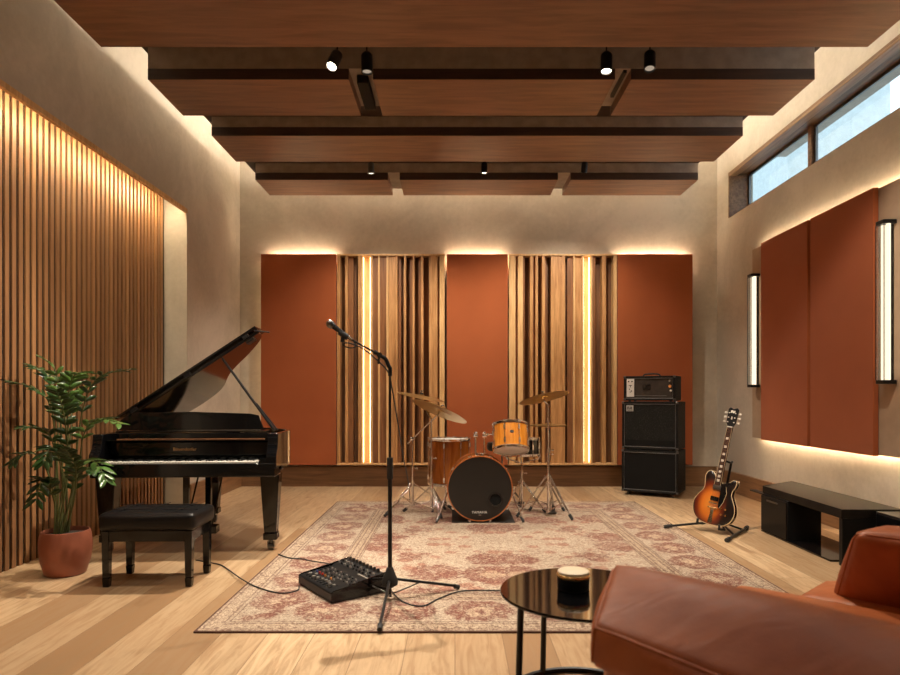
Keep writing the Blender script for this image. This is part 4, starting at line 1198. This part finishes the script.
MB().box(.13, .50, .007, .0115, zb + .055, zb + .062).build('panel_line', 'silver_piping', o)
k0 = MB().rod((0, 0, 0), (0, -.018, 0), .013, .011, n=16).build('knob', 'chrome', o, loc=(.535, .011, zt - .06)); k0['label'] = 'chrome knob'
k1 = MB().rod((0, 0, 0), (0, -.018, 0), .019, .016, n=16).build('knob', 'amber_lamp', o, loc=(.54, .011, zt - .125)); k1['label'] = 'amber knob'
k2 = MB().rod((0, 0, 0), (0, -.018, 0), .014, .012, n=16).build('knob', 'ivory', o, loc=(.55, .011, zt - .175)); k2['label'] = 'ivory knob'
MB().tube(smooth_path([(.20, .14, zt), (.22, .14, zt + .022), (.30, .14, zt + .028), (.38, .14, zt + .022), (.40, .14, zt)], 6), .009, 8).build('carry_handle', 'black_rubber', o)

# ================================================================== guitar on its stand
GB = Vector((2.215, 5.56, .078))
g = thing('electric_guitar', 'sunburst hollow body electric guitar leaning on its black stand', 'guitar', GB, (R(-11), R(7), R(-50)))
left = [(0, 0), (-.06, .002), (-.12, .02), (-.165, .06), (-.188, .12), (-.186, .18), (-.160, .235), (-.130, .275), (-.118, .315), (-.124, .36), (-.130, .40), (-.120, .437), (-.097, .456), (-.068, .454), (-.048, .432), (-.036, .41), (-.030, .385)]
right = [(.030, .375), (.050, .355), (.076, .366), (.102, .395), (.128, .417), (.148, .412), (.154, .382), (.146, .35), (.134, .325), (.132, .28), (.155, .235), (.180, .18), (.186, .12), (.165, .06), (.12, .02), (.06, .002)]
lp = [(p.x, p.y) for p in smooth_path([(a, b_, 0) for a, b_ in left], 4)] + [(p.x, p.y) for p in smooth_path([(a, b_, 0) for a, b_ in right], 4)]
def scale_o(o_, s_): return [(a * s_, .21 + (b_ - .21) * s_) for a, b_ in o_]
vs = []; loops = [(lp, .0), (lp, .052)]
bt_ = MB().prism(lp, .002, .052, 'xz').build('body', 'guitar_side', g, angle=40)
# arched top : rings rising to the centre
m = MB(); K = 7; n = len(lp); vs = []; fs = []
cx_, cz_ = 0.0, .20
K = 3
for dd_, h_g in ((0, 0), (.006, -.004), (.013, -.008), (.022, -.0105)):
    vs += [(a, h_g, b_) for a, b_ in inset(lp, dd_)]
fs.append(tuple(range(K * n, (K + 1) * n)))
for k in range(K):
    for i in range(n): fs.append((k * n + i, k * n + (i + 1) % n, (k + 1) * n + (i + 1) % n, (k + 1) * n + i))
m.add(vs, fs).build('top', 'sunburst', g, angle=60)
MB().tube([(a, .001, b_) for a, b_ in lp], .0035, 6, closed=True).build('binding', 'cream_binding', g)
MB().tube([(a, .052, b_) for a, b_ in lp], .0028, 6, closed=True).build('binding', 'cream_binding', g)
nk = MB().prism([(-.028, .33), (.028, .33), (.022, .86), (-.022, .86)], -.020, .004, 'xz').build('neck', 'rosewood', g, bevel=.003)
MB().prism([(-.0285, .345), (-.027, .345), (-.0215, .858), (-.023, .858)], -.0215, -.018, 'xz').prism([(.0285, .345), (.027, .345), (.0215, .858), (.023, .858)], -.0215, -.018, 'xz').build('neck_binding', 'cream_binding', nk)
for i in range(9):
    z = .80 - .62 * (1 - .5 ** ((i * 2 + 1) / 12)) * 1.15
    if z > .36: MB().box(-.011, .011, -.0215, -.0195, z - .010, z + .010).build('fret_inlay', 'ivory', nk)
fr0 = MB().box(-.024, .024, -.0218, -.0195, -.0008, .0008).build('fret', 'chrome', nk, loc=(0, 0, .86 - .62 * (1 - .5 ** (1 / 12)) * 1.12))
for i in range(1, 20): link(fr0, nk, (0, 0, .86 - .62 * (1 - .5 ** ((i + 1) / 12)) * 1.12))
MB().box(-.023, .023, -.024, -.015, .859, .868).build('nut', 'ivory', nk)
hs = MB().prism([(-.024, .868), (-.042, .90), (-.046, 1.02), (-.030, 1.035), (0, 1.022), (.030, 1.035), (.046, 1.02), (.042, .90), (.024, .868)], -.016, -.002, 'xz').build('headstock', 'black_satin', g, bevel=.002)
MB().box(-.020, -.012, -.0175, -.0162, .985, 1.008).box(-.010, -.002, -.0175, -.0162, .99, 1.012).box(0, .008, -.0175, -.0162, .985, 1.008).box(.010, .020, -.0175, -.0162, .99, 1.010).box(-.006, .006, -.0175, -.0162, .93, .955).build('emblem', 'ivory', hs)
for s_ in (-1, 1):
    for z in (.905, .945, .985):
        MB().rod((s_ * .028, -.016, z), (s_ * .028, -.028, z), .0055).rod((s_ * .044, -.008, z), (s_ * .058, -.008, z), .003).box(s_ * .065 - .008, s_ * .065 + .008, -.013, -.003, z - .008, z + .008).build('tuning_peg', 'ivory', hs, bevel=.002)
for z in (.325, .225):
    MB().box(-.036, .036, -.023, -.012, z - .019, z + .019).box(-.03, .03, -.026, -.022, z - .006, z + .006).build('pickup', 'steel_grey' if z > .3 else 'black_gloss', g, bevel=.002)
MB().box(-.040, .040, -.026, -.012, .180, .190).box(-.035, .035, -.030, -.025, .1835, .1865).build('bridge', 'chrome', g, bevel=.001)
MB().box(-.042, .042, -.026, -.012, .140, .150).build('bridge', 'brass', g, bevel=.002)
MB().prism([(-.020, .012), (.020, .012), (.010, .13), (-.010, .13)], -.020, -.014, 'xz').rod((-.012, -.017, .14), (-.012, -.017, .03), .002).rod((.012, -.017, .14), (.012, -.017, .03), .002).build('tailpiece', 'chrome', g)
MB().prism([(.030, .37), (.080, .35), (.098, .29), (.085, .21), (.060, .155), (.045, .155), (.040, .345)], -.024, -.0215, 'xz').build('pickguard', 'black_gloss', g)
MB().tube([(.080, -.0245, .35), (.099, -.0245, .29), (.086, -.0245, .21), (.060, -.0245, .155)], .0018, 6).build('guard_edge', 'cream_binding', g)
for x, z in ((.075, .155), (.115, .155), (.085, .105), (.125, .105)):
    MB().rod((x, -.004, z), (x, -.024, z), .011, .008, n=14).build('knob', 'brass', g)
m = MB()
for i in range(6):
    x = -.018 + i * .0072
    m.rod((x * 1.15, -.0305, .185), (x * .75, -.0255, .866), .0006, n=4).rod((x * 1.15, -.0305, .185), (x * .6, -.02, .12), .0006, n=4)
m.build('strings', 'chrome', g)
# stand
gs = thing('guitar_stand', 'folding black guitar stand under the sunburst guitar', 'guitar stand', (2.36, 5.70, 0))
def q_(v): return Vector(v) - gs.location
f1, f2, f3 = FL(664, 526.5, ZRUG + .016), FL(727, 540, .018), FL(747, 527.5, .018)
hubp = Vector((2.36, 5.70, .075))
for f_ in (f1,):
    l_ = MB().rod(q_(hubp), q_(f_), .010).build('leg', 'black_metal', gs); MB().rod(q_(f_ + (hubp - f_) * .14), q_(f_ + Vector((0, 0, 0))), .015).build('rubber_foot', 'black_rubber', l_)
cr = MB().rod(q_(f2), q_(f3), .012).build('cross_foot', 'black_metal', gs)
dv = (f3 - f2).normalized()
MB().rod(q_(f2 - dv * .015), q_(f2 + dv * .05), .0175).build('rubber_foot', 'black_rubber', cr); MB().rod(q_(f3 + dv * .015), q_(f3 - dv * .05), .0175).build('rubber_foot', 'black_rubber', cr)
MB().rod(q_(hubp), q_(f2.lerp(f3, .35)), .009).rod(q_(hubp), q_(f2.lerp(f3, .8)), .009).build('leg', 'black_metal', gs)
gm = Matrix.LocRotScale(g.location, g.rotation_euler, None)
upt = gm @ Vector((.015, .115, .56))
MB().rod(q_(hubp), q_(upt), .0105).build('upright', 'black_metal', gs)
yk = MB()
for s_ in (-.045, .06): yk.rod(q_(upt), q_(gm @ Vector((s_, .035, .57))), .009)
yk.build('neck_yoke', 'black_rubber', gs)
for s_ in (-.10, .10):
    p1 = gm @ Vector((s_, .075, -.018)); p2 = gm @ Vector((s_, -.030, -.018)); p3 = gm @ Vector((s_, -.034, .022))
    MB().rod(q_(hubp + Vector((0, 0, .01))), q_(p1), .008).rod(q_(p1), q_(p2), .010).rod(q_(p2), q_(p3), .010).build('cradle_arm', 'black_rubber', gs)

# ================================================================== black bench units along the right wall
mb_ = thing('low_media_bench', 'long low black bench with open bay along the right wall', 'bench', (2.70, 4.47, 0))
MB().prism([(0, 0), (.44, 0), (.44, 1.50), (.02, 1.19)], .335, .400).build('top', 'black_wood', mb_, bevel=.004)
MB().box(.008, .40, .003, .045, .001, .334).build('end_support', 'black_matte', mb_, bevel=.003)
cb = MB().box(.006, .28, .735, 1.17, .016, .334).build('cabinet', 'black_matte', mb_, bevel=.003)
dr_ = MB().box(-.006, .005, .74, 1.165, .02, .322).build('door', 'black_matte', mb_, bevel=.003)
MB().box(-.016, -.0065, .86, 1.05, .285, .297).build('handle', 'steel_grey', dr_, bevel=.002)
MB().box(-.004, .40, .13, 1.17, .001, .015).build('base_board', 'black_gloss', mb_, bevel=.002)
MB().box(.005, .06, 1.175, 1.40, .322, .334).build('tray', 'black_satin', mb_)
mc = thing('low_cabinet', 'second low black cabinet along the right wall behind the armchair', 'cabinet', (2.93, 3.0, 0))
MB().box(0, .42, 0, 1.455, .02, .39).build('body', 'black_satin', mc, bevel=.004)
MB().box(.02, .40, .02, 1.43, .0005, .0195).build('plinth', 'black_wood', mc)
MB().box(-.008, -.0005, .01, .72, .03, .375).build('door', 'black_gloss', mc, bevel=.002)
MB().box(-.008, -.0005, .73, 1.44, .03, .375).build('door', 'black_gloss', mc, bevel=.002)

# ================================================================== side table and candle
st = thing('side_table', 'small round black metal side table beside the leather armchair', 'table', (.50, 2.455, 0))
MB().lathe([(0, .436), (.318, .436), (.326, .440), (.327, .446), (.324, .450), (0, .450)], 72).build('top', 'black_gloss', st, angle=50)
MB().tube([(.315 * math.cos(i * math.pi / 36), .315 * math.sin(i * math.pi / 36), .0125) for i in range(72)], .012, 8, closed=True).build('base_ring', 'black_metal', st)
for a in (209, 113, 330, 30):
    c0, s0 = math.cos(R(a)), math.sin(R(a))
    MB().rod((c0 * .300, s0 * .300, .436), (c0 * .315, s0 * .315, .012), .012).build('leg', 'black_metal', st)
cd = thing('candle', 'black ribbed jar candle with pale wax top on the side table', 'candle', (.458, 2.475, .4505))
m = MB(); vs = []; nn_ = 60; prof = [(.056, .0), (.061, .004), (.062, .045), (.061, .046)]
m.lathe([(0, 0), (.056, 0), (.061, .004), (.062, .046), (.0, .046)], 60).build('jar', 'black_satin', cd, angle=50)
MB().lathe([(.0, .0465), (.063, .0465), (.064, .050), (.064, .060), (.062, .062), (.0, .062)], 48).build('rim', 'brass', cd, angle=50)
MB().lathe([(.0, .0625), (.060, .0625), (.060, .070), (.056, .073), (.0, .0735)], 48).build('wax_lid', 'candle_wax', cd, angle=50)

# ================================================================== leather armchair
F_ = Vector((-.695, .719, 0)); R_ = Vector((.719, .695, 0)); A0 = Vector((.46, 1.88, 0))
ac = thing('leather_armchair', 'large tan leather armchair facing the drums, cut by the corner of the picture', 'armchair', tuple(A0))
def L3(r, f, z): return R_ * r + F_ * f + Vector((0, 0, z))
# near arm : lower body + sloping stuffed pad
def soft_part(name, cor, r, bulge, mat, parent, n=18, seams=()):
    o_ = MB().soft(cor, r, bulge, n).build(name, mat, parent, angle=80)
    if seams:
        m_ = MB()
        for sm_ in seams: m_.seam(cor, r, bulge, sm_)
        m_.build('piping', mat, o_)
    return o_
soft_part('arm', [L3(-.27, -1.02, .10), L3(-.02, -1.02, .10), L3(-.25, -.15, .10), L3(-.02, -.03, .10), L3(-.32, -1.02, .55), L3(-.02, -1.02, .58), L3(-.268, -.15, .57), L3(-.02, -.03, .60)], .03, .012, 'tan_leather', ac, 16)
soft_part('arm_pad', [L3(-.315, -1.03, .50), L3(.02, -1.03, .50), L3(-.285, -.115, .52), L3(.02, .005, .50), L3(-.335, -1.03, .575), L3(.006, -1.03, .706), L3(-.278, -.120, .628), L3(.004, .0, .716)], .022, .022, 'tan_leather', ac, 24,
          [[(-1, -1, 1), (-1, 1, 1), (1, 1, 1), (1, -1, 1)], [(-1, 1, 1), (-1, 1, -1)]])
a2 = soft_part('arm', [L3(1.20, -1.0, .30), L3(1.46, -1.0, .30), L3(1.235, -.215, .30), L3(1.46, -.24, .30), L3(1.06, -1.0, .70), L3(1.40, -1.0, .68), L3(1.055, -.35, .70), L3(1.40, -.37, .68)], .045, .03, 'tan_leather', ac, 20,
          [[(-1, -1, 1), (-1, 1, 1), (-1, 1, -1)], [(-1, 1, 1), (1, 1, 1)]])
MB().soft([L3(1.08, -1.0, .10), L3(1.45, -1.0, .10), L3(1.08, -.16, .10), L3(1.45, -.16, .10), L3(1.08, -1.0, .425), L3(1.45, -1.0, .425), L3(1.09, -.14, .41), L3(1.45, -.15, .41)], r=.04, bulge=.01, n=12).build('arm_base', 'tan_leather_seat', ac, angle=80)
# seat, back, feet
MB().soft([L3(.02, -.80, .10), L3(1.12, -.80, .10), L3(.02, -.0, .10), L3(1.12, -.05, .10), L3(.02, -.80, .29), L3(1.12, -.80, .29), L3(.02, .0, .29), L3(1.12, -.05, .29)], r=.04, bulge=.01, n=12).build('seat_base', 'tan_leather_seat', ac, angle=80)
MB().soft([L3(.025, -.78, .285), L3(1.115, -.78, .285), L3(.025, .07, .285), L3(1.10, .10, .285), L3(.025, -.78, .425), L3(1.115, -.78, .425), L3(.025, .06, .42), L3(1.10, .09, .415)], r=.06, bulge=.035, n=20).build('seat_cushion', 'tan_leather_seat', ac, angle=80)
MB().soft([L3(-.30, -1.32, .10), L3(1.45, -1.32, .10), L3(-.30, -1.02, .10), L3(1.45, -1.02, .10), L3(-.30, -1.40, .74), L3(1.45, -1.40, .74), L3(-.30, -1.10, .76), L3(1.45, -1.10, .76)], r=.07, bulge=.03, n=16).build('backrest', 'tan_leather', ac, angle=80)
MB().soft([L3(.03, -1.03, .40), L3(1.11, -1.03, .40), L3(.03, -.80, .40), L3(1.11, -.80, .40), L3(.03, -1.09, .74), L3(1.11, -1.09, .74), L3(.03, -.90, .74), L3(1.11, -.90, .74)], r=.07, bulge=.04, n=16).build('back_cushion', 'tan_leather', ac, angle=80)
for r, f in ((-.2, -.12), (1.35, -.25), (-.2, -1.25), (1.35, -1.25)):
    MB().rod(L3(r, f, .0005), L3(r, f, .11), .018, .024).build('foot', 'black_metal', ac)
